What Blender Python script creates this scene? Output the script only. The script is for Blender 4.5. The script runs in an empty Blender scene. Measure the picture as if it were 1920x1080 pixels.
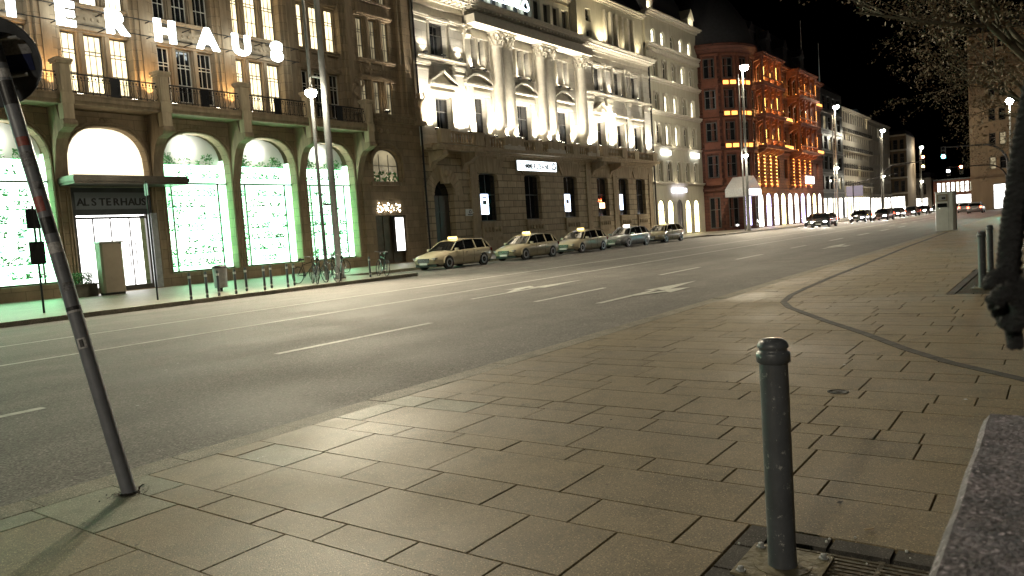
import bpy, math, random
from mathutils import Vector, Matrix
random.seed(7)
D = bpy.data; SC = bpy.context.scene; COL = SC.collection
pi = math.pi; sin = math.sin; cos = math.cos; rad = math.radians

# ------------------------------------------------------------------ camera
cam = D.cameras.new('camera'); camo = D.objects.new('camera', cam); COL.objects.link(camo)
cam.sensor_width = 36.0; cam.lens = 26.763; cam.clip_start = 0.02; cam.clip_end = 3000
def camera_rotation(az, pitch, roll):
    F = Vector((cos(az)*cos(pitch), sin(az)*cos(pitch), -sin(pitch)))
    R = F.cross(Vector((0, 0, 1))).normalized(); U = R.cross(F)
    R2 = cos(roll)*R + sin(roll)*U; U2 = -sin(roll)*R + cos(roll)*U
    return Matrix((R2, U2, -F)).transposed().to_4x4()
camo.matrix_world = Matrix.Translation((0, 0, 1.5)) @ camera_rotation(rad(36.163), rad(4.071), rad(-3.993))
cam.dof.use_dof = True; cam.dof.focus_distance = 7.0; cam.dof.aperture_fstop = 13.0
SC.camera = camo
# ------------------------------------------------------------------ world: night sky
W = D.worlds.new('World'); SC.world = W; W.use_nodes = True
nt = W.node_tree; nt.nodes.clear()
sk = nt.nodes.new('ShaderNodeTexSky'); sk.sky_type = 'NISHITA'; sk.sun_disc = False
sk.sun_elevation = rad(-7.5); sk.sun_rotation = rad(200); sk.air_density = 1.0; sk.dust_density = 0.6
bg = nt.nodes.new('ShaderNodeBackground'); bg.inputs['Strength'].default_value = 0.12
wo = nt.nodes.new('ShaderNodeOutputWorld')
nt.links.new(sk.outputs[0], bg.inputs['Color']); nt.links.new(bg.outputs[0], wo.inputs['Surface'])
SC.view_settings.view_transform = 'Standard'; SC.view_settings.look = 'None'
SC.view_settings.exposure = 0.88; SC.view_settings.gamma = 1.0; SC.view_settings.use_curve_mapping = False

# ------------------------------------------------------------------ mesh helpers
class MB:
    def __init__(s): s.v = []; s.f = []; s.m = []; s.s = []; s.c = []
    def add(s, vs, fs, m=0, sm=False, M=None, c=None):
        o = len(s.v)
        s.v += [tuple(M @ Vector(p)) if M else tuple(p) for p in vs]
        for f in fs:
            s.f.append([o+i for i in f]); s.m.append(m); s.s.append(sm); s.c.append(c)
    def box(s, x0, x1, y0, y1, z0, z1, m=0, M=None, c=None):
        vs = [(x0,y0,z0),(x1,y0,z0),(x1,y1,z0),(x0,y1,z0),(x0,y0,z1),(x1,y0,z1),(x1,y1,z1),(x0,y1,z1)]
        s.add(vs, [(3,2,1,0),(4,5,6,7),(0,1,5,4),(1,2,6,5),(2,3,7,6),(3,0,4,7)], m, False, M, c)
    def quad(s, a, b, c, d, m=0): s.add([a,b,c,d], [(0,1,2,3)], m)
    def poly(s, pts, m=0): s.add(pts, [tuple(range(len(pts)))], m)
    def prism(s, pts, a, b, m=0, axis='y', M=None):
        # pts 2D outline; extruded between a and b along axis
        def P(u, w, t): return (u, t, w) if axis == 'y' else ((t, u, w) if axis == 'x' else (u, w, t))
        n = len(pts); vs = [P(u, w, a) for u, w in pts] + [P(u, w, b) for u, w in pts]
        fs = [tuple(range(n)), tuple(range(2*n-1, n-1, -1))] + [(i, n+i, n+(i+1) % n, (i+1) % n) for i in range(n)]
        s.add(vs, fs, m, False, M)
    def lathe(s, prof, n=16, m=0, c=(0,0,0), sm=True, M=None):
        vs = []; fs = []
        for r, z in prof:
            for k in range(n):
                a = 2*pi*k/n; vs.append((c[0]+r*cos(a), c[1]+r*sin(a), c[2]+z))
        for i in range(len(prof)-1):
            for k in range(n):
                fs.append((i*n+k, i*n+(k+1) % n, (i+1)*n+(k+1) % n, (i+1)*n+k))
        s.add(vs, fs, m, sm, M)
        q = (len(prof)-1)*n
        s.add([vs[q+k] for k in range(n)], [tuple(range(n))], m, False, M)
        s.add([vs[k] for k in range(n)], [tuple(range(n-1, -1, -1))], m, False, M)
    def cyl(s, x, y, z0, z1, r, r2=None, n=12, m=0): s.lathe([(r, z0), (r if r2 is None else r2, z1)], n, m, (x, y, 0))
    def tube(s, pts, rs, n=8, m=0, sm=True, caps=True):
        pts = [Vector(p) for p in pts]
        if not hasattr(rs, '__len__'): rs = [rs]*len(pts)
        vs = []; fs = []; prev = None
        for i, p in enumerate(pts):
            d = (pts[min(i+1, len(pts)-1)] - pts[max(i-1, 0)]).normalized()
            if prev is None:
                a = d.orthogonal().normalized()
            else:
                a = (prev - d*prev.dot(d)).normalized()
            prev = a; b = d.cross(a)
            for k in range(n):
                t = 2*pi*k/n; vs.append(p + rs[i]*(cos(t)*a + sin(t)*b))
        for i in range(len(pts)-1):
            for k in range(n): fs.append((i*n+k, i*n+(k+1) % n, (i+1)*n+(k+1) % n, (i+1)*n+k))
        s.add(vs, fs, m, sm)
        if caps:
            s.add(vs[:n], [tuple(range(n-1, -1, -1))], m); s.add(vs[-n:], [tuple(range(n))], m)
    def ball(s, c, r, n=10, m=0, sz=1.0):
        h = n//2
        s.lathe([(max(1e-4, r*sin(pi*i/h)), -r*sz*cos(pi*i/h)) for i in range(h+1)], n, m, c)
    def mesh(s, name, mats):
        me = D.meshes.new(name); me.from_pydata(s.v, [], s.f)
        for mt in mats: me.materials.append(mt)
        me.polygons.foreach_set('material_index', s.m); me.polygons.foreach_set('use_smooth', s.s)
        if any(c is not None for c in s.c):
            at = me.attributes.new('tone', 'FLOAT', 'FACE')
            at.data.foreach_set('value', [0.5 if c is None else c for c in s.c])
        me.update(); return me
    def build(s, name, mats, parent=None, loc=(0,0,0), rz=0):
        if not isinstance(mats, (list, tuple)): mats = [mats]
        return link(name, s.mesh(name, mats), parent, loc, rz)
def link(name, data, parent=None, loc=(0,0,0), rz=0):
    o = D.objects.new(name, data); COL.objects.link(o); o.location = loc; o.rotation_euler = (0, 0, rz)
    if parent: o.parent = parent
    return o
def tag(o, label, cat, group=None):
    o['label'] = label; o['category'] = cat
    if group: o['group'] = group
    return o
def thing(name, label, cat, loc=(0,0,0), rz=0, group=None):
    return tag(link(name, None, None, loc, rz), label, cat, group)
def struct(o): o['kind'] = 'structure'; return o
def dup(root, loc, rz=None, label=None):
    r = root.copy(); COL.objects.link(r); r.location = loc
    if rz is not None: r.rotation_euler = (0, 0, rz)
    if label: r['label'] = label
    for ch in list(root.children):
        c = ch.copy(); COL.objects.link(c); c.parent = r
        for g in list(ch.children):
            d = g.copy(); COL.objects.link(d); d.parent = c
    return r
def lamp(kind, loc, power, color, parent=None, size=0.1, target=None, angle=120, blend=0.5, name='lamp_light'):
    l = D.lights.new(name, kind); l.energy = power; l.color = color
    if kind in ('POINT', 'SPOT'): l.shadow_soft_size = size
    if kind == 'SPOT': l.spot_size = rad(angle); l.spot_blend = blend
    o = link(name, l, parent, loc)
    if target is not None:
        d = Vector(target) - Vector(loc); o.rotation_euler = d.to_track_quat('-Z', 'Y').to_euler()
    return o

# ------------------------------------------------------------------ materials
def mat(name, col, rough=0.7, metal=0.0, noise=0.0, nscale=4.0, bump=0.0, bscale=30.0, emit=None, estr=0.0, spec=0.5, col2=None, streak=False):
    m = D.materials.new(name); m.use_nodes = True; n = m.node_tree.nodes; l = m.node_tree.links
    b = n['Principled BSDF']; b.inputs['Base Color'].default_value = (*col, 1); b.inputs['Roughness'].default_value = rough
    b.inputs['Metallic'].default_value = metal; b.inputs['Specular IOR Level'].default_value = spec
    if noise or bump: tc = n.new('ShaderNodeTexCoord')
    if noise:
        t = n.new('ShaderNodeTexNoise'); t.inputs['Scale'].default_value = nscale; t.inputs['Detail'].default_value = 6; t.inputs['Roughness'].default_value = 0.65
        src = tc.outputs['Object']
        if streak:
            mp = n.new('ShaderNodeMapping'); mp.inputs['Scale'].default_value = (1.6, 1.6, 0.25); l.new(src, mp.inputs[0]); src = mp.outputs[0]
        l.new(src, t.inputs['Vector'])
        r = n.new('ShaderNodeValToRGB'); r.color_ramp.elements[0].position = 0.3; r.color_ramp.elements[1].position = 0.7
        a = [max(0, c*(1-noise)) for c in col]; c2 = col2 or [min(1, c*(1+noise)) for c in col]
        r.color_ramp.elements[0].color = (*a, 1); r.color_ramp.elements[1].color = (*c2, 1)
        l.new(t.outputs['Fac'], r.inputs[0]); l.new(r.outputs[0], b.inputs['Base Color'])
    if bump:
        t2 = n.new('ShaderNodeTexNoise'); t2.inputs['Scale'].default_value = bscale; t2.inputs['Detail'].default_value = 5
        l.new(tc.outputs['Object'], t2.inputs['Vector'])
        bp = n.new('ShaderNodeBump'); bp.inputs['Strength'].default_value = bump; bp.inputs['Distance'].default_value = 0.02
        l.new(t2.outputs['Fac'], bp.inputs['Height']); l.new(bp.outputs[0], b.inputs['Normal'])
    if emit:
        b.inputs['Emission Color'].default_value = (*emit, 1); b.inputs['Emission Strength'].default_value = estr
    return m
def mat_stone(name, col, bw=0.9, bh=0.4, mortar=0.012, mcol=None, noise=0.25, rough=0.8, bump=0.6):
    """ashlar: blocks laid in courses over the x-z face"""
    m = D.materials.new(name); m.use_nodes = True; n = m.node_tree.nodes; l = m.node_tree.links
    b = n['Principled BSDF']; b.inputs['Roughness'].default_value = rough
    tc = n.new('ShaderNodeTexCoord'); sp = n.new('ShaderNodeSeparateXYZ'); l.new(tc.outputs['Object'], sp.inputs[0])
    ad = n.new('ShaderNodeMath'); ad.operation = 'ADD'; l.new(sp.outputs['X'], ad.inputs[0]); l.new(sp.outputs['Y'], ad.inputs[1])
    cb = n.new('ShaderNodeCombineXYZ'); l.new(ad.outputs[0], cb.inputs['X']); l.new(sp.outputs['Z'], cb.inputs['Y'])
    br = n.new('ShaderNodeTexBrick'); br.inputs['Scale'].default_value = 1.0; br.inputs['Brick Width'].default_value = bw
    br.inputs['Row Height'].default_value = bh; br.inputs['Mortar Size'].default_value = mortar; br.inputs['Mortar Smooth'].default_value = 0.3
    mc = mcol or [c*0.4 for c in col]
    br.inputs['Color1'].default_value = (*[c*1.1 for c in col], 1); br.inputs['Color2'].default_value = (*[c*0.85 for c in col], 1); br.inputs['Mortar'].default_value = (*mc, 1)
    l.new(cb.outputs[0], br.inputs['Vector'])
    t = n.new('ShaderNodeTexNoise'); t.inputs['Scale'].default_value = 1.6; t.inputs['Detail'].default_value = 8; t.inputs['Roughness'].default_value = 0.7
    mp = n.new('ShaderNodeMapping'); mp.inputs['Scale'].default_value = (1, 1, 0.4); l.new(tc.outputs['Object'], mp.inputs[0]); l.new(mp.outputs[0], t.inputs['Vector'])
    mr = n.new('ShaderNodeMapRange'); mr.inputs['From Min'].default_value = 0.3; mr.inputs['From Max'].default_value = 0.7
    mr.inputs['To Min'].default_value = 1-noise; mr.inputs['To Max'].default_value = 1+noise; l.new(t.outputs['Fac'], mr.inputs[0])
    mx = n.new('ShaderNodeMix'); mx.data_type = 'RGBA'; mx.blend_type = 'MULTIPLY'; mx.inputs[0].default_value = 1
    l.new(br.outputs['Color'], mx.inputs[6]); l.new(mr.outputs[0], mx.inputs[7]); l.new(mx.outputs[2], b.inputs['Base Color'])
    bp = n.new('ShaderNodeBump'); bp.inputs['Strength'].default_value = bump; bp.inputs['Distance'].default_value = 0.04; bp.invert = True
    l.new(br.outputs['Fac'], bp.inputs['Height']); l.new(bp.outputs[0], b.inputs['Normal'])
    return m
def mat_emit(name, col, strength, noise=0.0, nscale=2.0, col2=None, blinds=False):
    m = D.materials.new(name); m.use_nodes = True; n = m.node_tree.nodes; l = m.node_tree.links
    b = n['Principled BSDF']; b.inputs['Base Color'].default_value = (0.1, 0.1, 0.1, 1); b.inputs['Roughness'].default_value = 0.2
    b.inputs['Emission Color'].default_value = (*col, 1); b.inputs['Emission Strength'].default_value = strength
    if noise:
        g = n.new('ShaderNodeNewGeometry')
        t = n.new('ShaderNodeTexNoise'); t.inputs['Scale'].default_value = nscale; t.inputs['Detail'].default_value = 3
        l.new(g.outputs['Position'], t.inputs['Vector'])
        r = n.new('ShaderNodeValToRGB'); r.color_ramp.elements[0].position = 0.35; r.color_ramp.elements[1].position = 0.65
        a = col2 or [c*(1-noise) for c in col]
        r.color_ramp.elements[0].color = (*a, 1); r.color_ramp.elements[1].color = (*col, 1)
        l.new(t.outputs['Fac'], r.inputs[0]); l.new(r.outputs[0], b.inputs['Emission Color'])
    return m
M = {}
M['sand'] = mat_stone('weathered_sandstone', (0.25, 0.185, 0.115), 1.1, 0.48, 0.010)
M['sand_plain'] = mat('plain_sandstone', (0.24, 0.18, 0.115), 0.85, noise=0.3, nscale=2.2, bump=0.4, bscale=18, streak=True)
M['bank'] = mat_stone('bank_limestone', (0.54, 0.51, 0.45), 1.4, 0.55, 0.008, noise=0.12, bump=0.3)
M['bank_plain'] = mat('bank_moulding_stone', (0.52, 0.48, 0.40), 0.8, noise=0.15, nscale=3, bump=0.25, bscale=20)
M['rustic'] = mat_stone('rusticated_stone', (0.40, 0.32, 0.21), 1.25, 0.52, 0.035, noise=0.25, bump=1.0)
M['rustic_plain'] = mat('ledge_stone', (0.38, 0.305, 0.205), 0.85, noise=0.3, nscale=2.5, bump=0.4, bscale=16, streak=True)
M['cream'] = mat('cream_render', (0.42, 0.39, 0.30), 0.8, noise=0.12, nscale=1.5, bump=0.15, streak=True)
M['red'] = mat_stone('red_sandstone', (0.095, 0.032, 0.020), 0.9, 0.4, 0.03, noise=0.25, bump=0.9)
M['red_plain'] = mat('red_sandstone_moulding', (0.15, 0.052, 0.030), 0.8, noise=0.25, nscale=2, bump=0.3)
M['grey_render'] = mat('grey_render', (0.30, 0.28, 0.25), 0.85, noise=0.15, nscale=1.0, streak=True)
M['pale'] = mat('pale_facade_panels', (0.62, 0.58, 0.50), 0.8, noise=0.12, nscale=0.8, streak=True)
M['dark_facade'] = mat('dark_metal_facade', (0.04, 0.045, 0.05), 0.35, noise=0.3, nscale=1)
M['beige'] = mat('beige_render', (0.17, 0.13, 0.085), 0.85, noise=0.2, nscale=0.7, streak=True)
M['roof'] = mat('dark_slate_roof', (0.035, 0.035, 0.04), 0.55, noise=0.3, nscale=3, bump=0.3)
M['iron'] = mat('black_wrought_iron', (0.02, 0.02, 0.022), 0.45, metal=0.6)
M['bronze'] = mat('bronze_trim', (0.10, 0.085, 0.065), 0.35, metal=0.7, noise=0.3, nscale=2)
M['frame_w'] = mat('painted_window_frame', (0.50, 0.47, 0.40), 0.5)
M['frame_d'] = mat('dark_window_frame', (0.06, 0.055, 0.05), 0.4)
M['glass'] = mat('dark_window_glass', (0.012, 0.013, 0.015), 0.06, spec=0.8)
M['glass_b'] = mat('blinded_window_glass', (0.16, 0.15, 0.12), 0.15, noise=0.4, nscale=1.5, spec=0.7)
M['lit_warm'] = mat_emit('warm_lit_window', (1.0, 0.82, 0.46), 1.7, 0.45, 1.3)
M['lit_white'] = mat_emit('white_lit_window', (1.0, 0.93, 0.70), 2.6, 0.35, 1.2)
M['lit_dim'] = mat_emit('dim_lit_window', (0.75, 0.62, 0.36), 0.32, 0.6, 0.9)
M['lit_cream'] = mat_emit('cream_lit_fanlight', (1.0, 0.86, 0.58), 1.05, 0.12, 0.6)
M['lit_door'] = mat_emit('bright_shop_interior', (1.0, 0.98, 0.95), 3.0, 0.25, 1.5)
M['lit_shop'] = mat_emit('bright_shop_window', (1.0, 0.95, 0.85), 6.0, 0.75, 0.7)
M['lit_shop_y'] = mat_emit('yellow_shop_window', (1.0, 0.86, 0.42), 5, 0.5, 0.9)
M['lit_violet'] = mat_emit('violet_shop_window', (0.62, 0.55, 1.0), 4.5, 0.4, 0.8)
M['lit_green_back'] = mat_emit('green_lit_backdrop', (0.80, 1.0, 0.84), 2.5, 0.4, 1.1, (0.36, 0.95, 0.52))
M['niche'] = mat('pale_niche_wall', (0.62, 0.60, 0.55), 0.7)
M['led_green'] = mat_emit('green_white_led_strip', (0.25, 1.0, 0.42), 9.0)
M['led_white'] = mat_emit('white_neon_letters', (0.90, 1.0, 0.98), 5.0)
M['led_screen'] = mat_emit('blue_white_light_panel', (0.62, 0.75, 1.0), 3.5)
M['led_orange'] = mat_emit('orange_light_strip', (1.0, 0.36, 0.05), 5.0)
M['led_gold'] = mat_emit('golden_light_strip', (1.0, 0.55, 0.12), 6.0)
M['lamp_glow'] = mat_emit('street_lamp_glow', (1.0, 0.93, 0.74), 160.0)
M['flood_glow'] = mat_emit('floodlight_lens', (1.0, 0.9, 0.7), 20.0)
M['sig_red'] = mat_emit('red_signal_lens', (1.0, 0.07, 0.02), 500.0)
M['sig_amber'] = mat_emit('amber_signal_lens', (1.0, 0.40, 0.05), 400.0)
M['sig_green'] = mat_emit('blue_green_signal_lens', (0.03, 0.9, 0.85), 420.0)
M['sig_white'] = mat_emit('white_signal_lens', (0.95, 0.9, 1.0), 500.0)
M['head_glow'] = mat_emit('car_headlight_glow', (1.0, 0.97, 0.9), 260.0)
M['tail_glow'] = mat_emit('car_tail_light_glow', (1.0, 0.05, 0.02), 30.0)
M['taxi_glow'] = mat_emit('yellow_taxi_sign_glow', (1.0, 0.74, 0.22), 2.2)
M['leaf_g'] = mat('green_leaves', (0.10, 0.26, 0.09), 0.6, noise=0.5, nscale=9)
M['leaf_b'] = mat('dry_brown_leaves', (0.12, 0.082, 0.048), 0.7, noise=0.5, nscale=5)
M['bark'] = mat('tree_bark', (0.10, 0.085, 0.06), 0.9, noise=0.45, nscale=6, bump=0.7, bscale=30)
M['galv'] = mat('galvanised_steel', (0.36, 0.37, 0.38), 0.45, metal=0.4, noise=0.2, nscale=6)
M['mast'] = mat('grey_painted_mast', (0.20, 0.20, 0.19), 0.5, noise=0.2, nscale=3)
M['white_panel'] = mat('white_panel', (0.62, 0.62, 0.60), 0.4, noise=0.08, nscale=3)
M['beige_panel'] = mat('beige_panel', (0.26, 0.215, 0.16), 0.45, noise=0.12, nscale=2)
M['black'] = mat('black_plastic', (0.02, 0.02, 0.02), 0.5)
M['rubber'] = mat('tyre_rubber', (0.02, 0.02, 0.02), 0.8)
M['white_paint'] = mat('worn_white_road_paint', (0.50, 0.50, 0.46), 0.7, noise=0.35, nscale=14)
M['planter_soil'] = mat('planter_box', (0.10, 0.09, 0.07), 0.8, noise=0.3, nscale=5)

# bollard paint: dark grey with chips and dirt
def mat_chipped(name, col, chip, thr=0.68, rough=0.42):
    m = mat(name, col, rough, noise=0.22, nscale=5, bump=0.12, bscale=60); n = m.node_tree.nodes; l = m.node_tree.links; b = n['Principled BSDF']
    tc = n.new('ShaderNodeTexCoord'); t = n.new('ShaderNodeTexNoise'); t.inputs['Scale'].default_value = 26; t.inputs['Detail'].default_value = 7; t.inputs['Roughness'].default_value = 0.8
    l.new(tc.outputs['Object'], t.inputs['Vector'])
    r = n.new('ShaderNodeValToRGB'); r.color_ramp.elements[0].position = thr; r.color_ramp.elements[1].position = thr+0.03
    r.color_ramp.elements[0].color = (0, 0, 0, 1); r.color_ramp.elements[1].color = (1, 1, 1, 1); l.new(t.outputs['Fac'], r.inputs[0])
    mx = n.new('ShaderNodeMix'); mx.data_type = 'RGBA'; src = b.inputs['Base Color'].links[0].from_socket
    l.new(r.outputs[0], mx.inputs[0]); l.new(src, mx.inputs[6]); mx.inputs[7].default_value = (*chip, 1); l.new(mx.outputs[2], b.inputs['Base Color'])
    return m
M['bollard'] = mat_chipped('chipped_dark_grey_paint', (0.085, 0.092, 0.105), (0.34, 0.34, 0.33), 0.60, 0.36)
M['pole'] = mat_chipped('scuffed_blue_grey_pole_paint', (0.17, 0.18, 0.21), (0.35, 0.35, 0.34), 0.64)

def mat_ground(name, c_a, c_b, scale, rough, speck=0.0, speck_scale=160, bump=0.3, attr=None, big=0.15, rvar=0.0, stain=0.0, tracks=0.0, spec=0.5):
    m = D.materials.new(name); m.use_nodes = True; n = m.node_tree.nodes; l = m.node_tree.links
    b = n['Principled BSDF']; tc = n.new('ShaderNodeTexCoord')
    t = n.new('ShaderNodeTexNoise'); t.inputs['Scale'].default_value = scale; t.inputs['Detail'].default_value = 8; t.inputs['Roughness'].default_value = 0.65
    l.new(tc.outputs['Object'], t.inputs['Vector'])
    r = n.new('ShaderNodeValToRGB'); r.color_ramp.elements[0].position = 0.32; r.color_ramp.elements[1].position = 0.68
    r.color_ramp.elements[0].color = (*c_a, 1); r.color_ramp.elements[1].color = (*c_b, 1); l.new(t.outputs['Fac'], r.inputs[0]); out = r.outputs[0]
    def mult(out, val, lo, hi, fmin=0.0, fmax=1.0):
        mr = n.new('ShaderNodeMapRange'); mr.inputs['From Min'].default_value = fmin; mr.inputs['From Max'].default_value = fmax
        mr.inputs['To Min'].default_value = lo; mr.inputs['To Max'].default_value = hi; l.new(val, mr.inputs[0])
        mx = n.new('ShaderNodeMix'); mx.data_type = 'RGBA'; mx.blend_type = 'MULTIPLY'; mx.inputs[0].default_value = 1
        l.new(out, mx.inputs[6]); l.new(mr.outputs[0], mx.inputs[7]); return mx.outputs[2]
    if attr:
        a = n.new('ShaderNodeAttribute'); a.attribute_name = attr; out = mult(out, a.outputs['Fac'], 0.90, 1.09)
    g = n.new('ShaderNodeTexNoise'); g.inputs['Scale'].default_value = 0.55; g.inputs['Detail'].default_value = 4; l.new(tc.outputs['Object'], g.inputs['Vector'])
    out = mult(out, g.outputs['Fac'], 1-big, 1+big, 0.3, 0.7)
    if stain:
        st = n.new('ShaderNodeTexNoise'); st.inputs['Scale'].default_value = 3.1; st.inputs['Detail'].default_value = 9; st.inputs['Roughness'].default_value = 0.72; l.new(tc.outputs['Object'], st.inputs['Vector'])
        out = mult(out, st.outputs['Fac'], 1-stain, 1.03, 0.38, 0.52)
        gv = n.new('ShaderNodeTexVoronoi'); gv.inputs['Scale'].default_value = 2.3; l.new(tc.outputs['Object'], gv.inputs['Vector']); out = mult(out, gv.outputs['Distance'], 0.55, 1.0, 0.028, 0.042)
    if tracks:
        mp = n.new('ShaderNodeMapping'); mp.inputs['Scale'].default_value = (0.035, 1.0, 1); l.new(tc.outputs['Object'], mp.inputs[0])
        tk = n.new('ShaderNodeTexNoise'); tk.inputs['Scale'].default_value = 1.1; tk.inputs['Detail'].default_value = 5; l.new(mp.outputs[0], tk.inputs['Vector']); out = mult(out, tk.outputs['Fac'], 1-tracks, 1+tracks, 0.35, 0.65)
    if speck:
        v = n.new('ShaderNodeTexVoronoi'); v.inputs['Scale'].default_value = speck_scale; l.new(tc.outputs['Object'], v.inputs['Vector'])
        sx = n.new('ShaderNodeSeparateColor'); l.new(v.outputs['Color'], sx.inputs[0])
        out = mult(out, sx.outputs[0], 1-speck, 1+speck)
        p = n.new('ShaderNodeMath'); p.operation = 'GREATER_THAN'; p.inputs[1].default_value = 0.965; l.new(sx.outputs[1], p.inputs[0])
        mx = n.new('ShaderNodeMix'); mx.data_type = 'RGBA'; l.new(p.outputs[0], mx.inputs[0]); l.new(out, mx.inputs[6]); mx.inputs[7].default_value = (*[min(1, c*2.1) for c in c_b], 1); out = mx.outputs[2]
    l.new(out, b.inputs['Base Color']); b.inputs['Roughness'].default_value = rough; b.inputs['Specular IOR Level'].default_value = spec
    if rvar:
        mr = n.new('ShaderNodeMapRange'); mr.inputs['From Min'].default_value = 0.3; mr.inputs['From Max'].default_value = 0.7
        mr.inputs['To Min'].default_value = rough-rvar; mr.inputs['To Max'].default_value = rough+rvar; l.new(g.outputs['Fac'], mr.inputs[0]); l.new(mr.outputs[0], b.inputs['Roughness'])
    t2 = n.new('ShaderNodeTexNoise'); t2.inputs['Scale'].default_value = speck_scale*0.7; t2.inputs['Detail'].default_value = 4; l.new(tc.outputs['Object'], t2.inputs['Vector'])
    bp = n.new('ShaderNodeBump'); bp.inputs['Strength'].default_value = bump; bp.inputs['Distance'].default_value = 0.003
    l.new(t2.outputs['Fac'], bp.inputs['Height']); l.new(bp.outputs[0], b.inputs['Normal'])
    return m
M['asphalt'] = mat_ground('asphalt', (0.108, 0.101, 0.094), (0.150, 0.140, 0.130), 1.1, 0.80, 0.6, 70, 1.0, big=0.2, rvar=0.08, tracks=0.16, spec=0.35)
M['slab'] = mat_ground('concrete_paving_slab', (0.175, 0.137, 0.078), (0.225, 0.178, 0.106), 2.5, 0.62, 0.34, 190, 0.6, attr='tone', rvar=0.10, stain=0.20, spec=0.33)
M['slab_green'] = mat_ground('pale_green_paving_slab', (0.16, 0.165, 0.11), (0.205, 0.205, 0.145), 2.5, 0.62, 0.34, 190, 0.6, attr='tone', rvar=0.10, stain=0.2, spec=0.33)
M['kerb'] = mat_ground('granite_kerb', (0.17, 0.155, 0.115), (0.24, 0.22, 0.17), 5, 0.7, 0.6, 150, 0.8, attr='tone', stain=0.25, spec=0.3)
M['cobble'] = mat_ground('dark_setts', (0.040, 0.037, 0.034), (0.078, 0.072, 0.064), 5, 0.72, 0.35, 200, 0.5, attr='tone', spec=0.22)
M['joint'] = mat_ground('joint_dirt', (0.012, 0.011, 0.009), (0.028, 0.024, 0.018), 9, 0.95, 0.3, 200, 0.4)
M['far_pave'] = mat_ground('far_pavement', (0.15, 0.13, 0.10), (0.21, 0.19, 0.145), 2, 0.5, 0.15, 60, 0.3)
M['granite'] = mat_ground('rough_granite', (0.050, 0.052, 0.070), (0.19, 0.165, 0.19), 26, 0.75, 0.7, 330, 1.0, big=0.2, stain=0.5)

# ------------------------------------------------------------------ ground, road, pavements
KY = 5.48; RZ = -0.055; FKY = 23.1
def sheet(name, pts, m, z):
    b = MB(); b.poly([(x, y, z) for x, y in pts]); return struct(b.build(name, m))
sheet('ground', [(-400,-400), (900,-400), (900,700), (-400,700)], M['far_pave'], -0.14)
sheet('road', [(-80, KY-.02), (420, KY-.02), (420, 28.4), (-80, 28.4)], M['asphalt'], RZ)
# near pavement: individual slabs in rows laid across the footway
b = MB()
b.poly([(-6,-6,-0.022), (46,-6,-0.022), (46,5.21,-0.022), (-6,5.21,-0.022)])
struct(b.build('pavement_bed', M['joint']))
rows = [0.02, 0.38, 0.90, 1.17, 1.92, 2.42, 2.67, 3.21, 3.58, 4.11, 4.38, 4.93, 5.28, 5.54, 6.10, 6.42, 6.72, 7.26]
seq = [0.33, 0.55, 0.27, 0.54, 0.36, 0.52, 0.26, 0.55]; k = 0
while rows[-1] < 45.6: rows.append(rows[-1]+seq[k % 8]); k += 1
known = {1.92: (1.035, 4.40), 2.42: (0.524, 4.73), 2.67: (1.045, 4.42), 3.21: (0.58, 4.42), 3.58: (1.03, 3.41), 4.11: (0.53, 3.74), 4.38: (1.03, 3.87), 4.93: (0.6, 4.20)}
rr = random.Random(3)
PIT1 = (1.62, 3.58, -1.0, 1.27); PIT2 = (14.35, 19.6, -1.9, 1.62)
def clipout(x0, x1, y0, y1, P):
    if x1 <= P[0]+.01 or x0 >= P[1]-.01 or y1 <= P[2]+.01 or y0 >= P[3]-.01: return [(x0, x1, y0, y1)]
    out = []
    if y0 < P[2]: out.append((x0, x1, y0, P[2]))
    if y1 > P[3]: out.append((x0, x1, P[3], y1))
    yy0, yy1 = max(y0, P[2]), min(y1, P[3])
    if x0 < P[0]: out.append((x0, P[0], yy0, yy1))
    if x1 > P[1]: out.append((P[1], x1, yy0, yy1))
    return out
sl = MB(); gj = 0.0016; gy = 0.0034
for i in range(len(rows)-1):
    x0, x1 = rows[i], rows[i+1]; w = x1-x0
    L, ph = known.get(round(x0, 2), ((1.04 if w > .45 else (0.53 if w < .3 else 0.68)), rr.uniform(0, 1)))
    ys = []; y = ph
    while y < 5.21: y += L
    while y > -5.9:
        ys.append(y); y -= L * (1 if rr.random() < .75 else rr.choice([0.5, 0.75, 1]))
    ys = sorted(set([5.21] + [q for q in ys if q < 5.12]))
    for j in range(len(ys)-1):
        tone = min(1, max(0, rr.gauss(0.5, 0.22)))
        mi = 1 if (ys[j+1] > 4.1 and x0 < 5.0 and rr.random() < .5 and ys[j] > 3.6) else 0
        for P0 in clipout(x0, x1, ys[j], ys[j+1], PIT1):
            for (a0, a1, c0, c1) in clipout(*P0, PIT2):
                if a1-a0 < .02 or c1-c0 < .02: continue
                dz = rr.uniform(-0.0015, 0.0015); a0 += gj; a1 -= gj; c0 += gy; c1 -= gy; e = 0.004
                vs = [(a0,c0,-.022),(a1,c0,-.022),(a1,c1,-.022),(a0,c1,-.022),(a0+e*.3,c0+e*.3,-.004+dz),(a1-e*.3,c0+e*.3,-.004+dz),(a1-e*.3,c1-e*.3,-.004+dz),(a0+e*.3,c1-e*.3,-.004+dz),
                      (a0+e,c0+e,dz),(a1-e,c0+e,dz),(a1-e,c1-e,dz),(a0+e,c1-e,dz)]
                fs = [(8,9,10,11)] + [(q, (q+1) % 4, 4+(q+1) % 4, 4+q) for q in range(4)] + [(4+q, 4+(q+1) % 4, 8+(q+1) % 4, 8+q) for q in range(4)]
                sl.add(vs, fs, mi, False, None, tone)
struct(sl.build('pavement', [M['slab'], M['slab_green']]))
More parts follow.
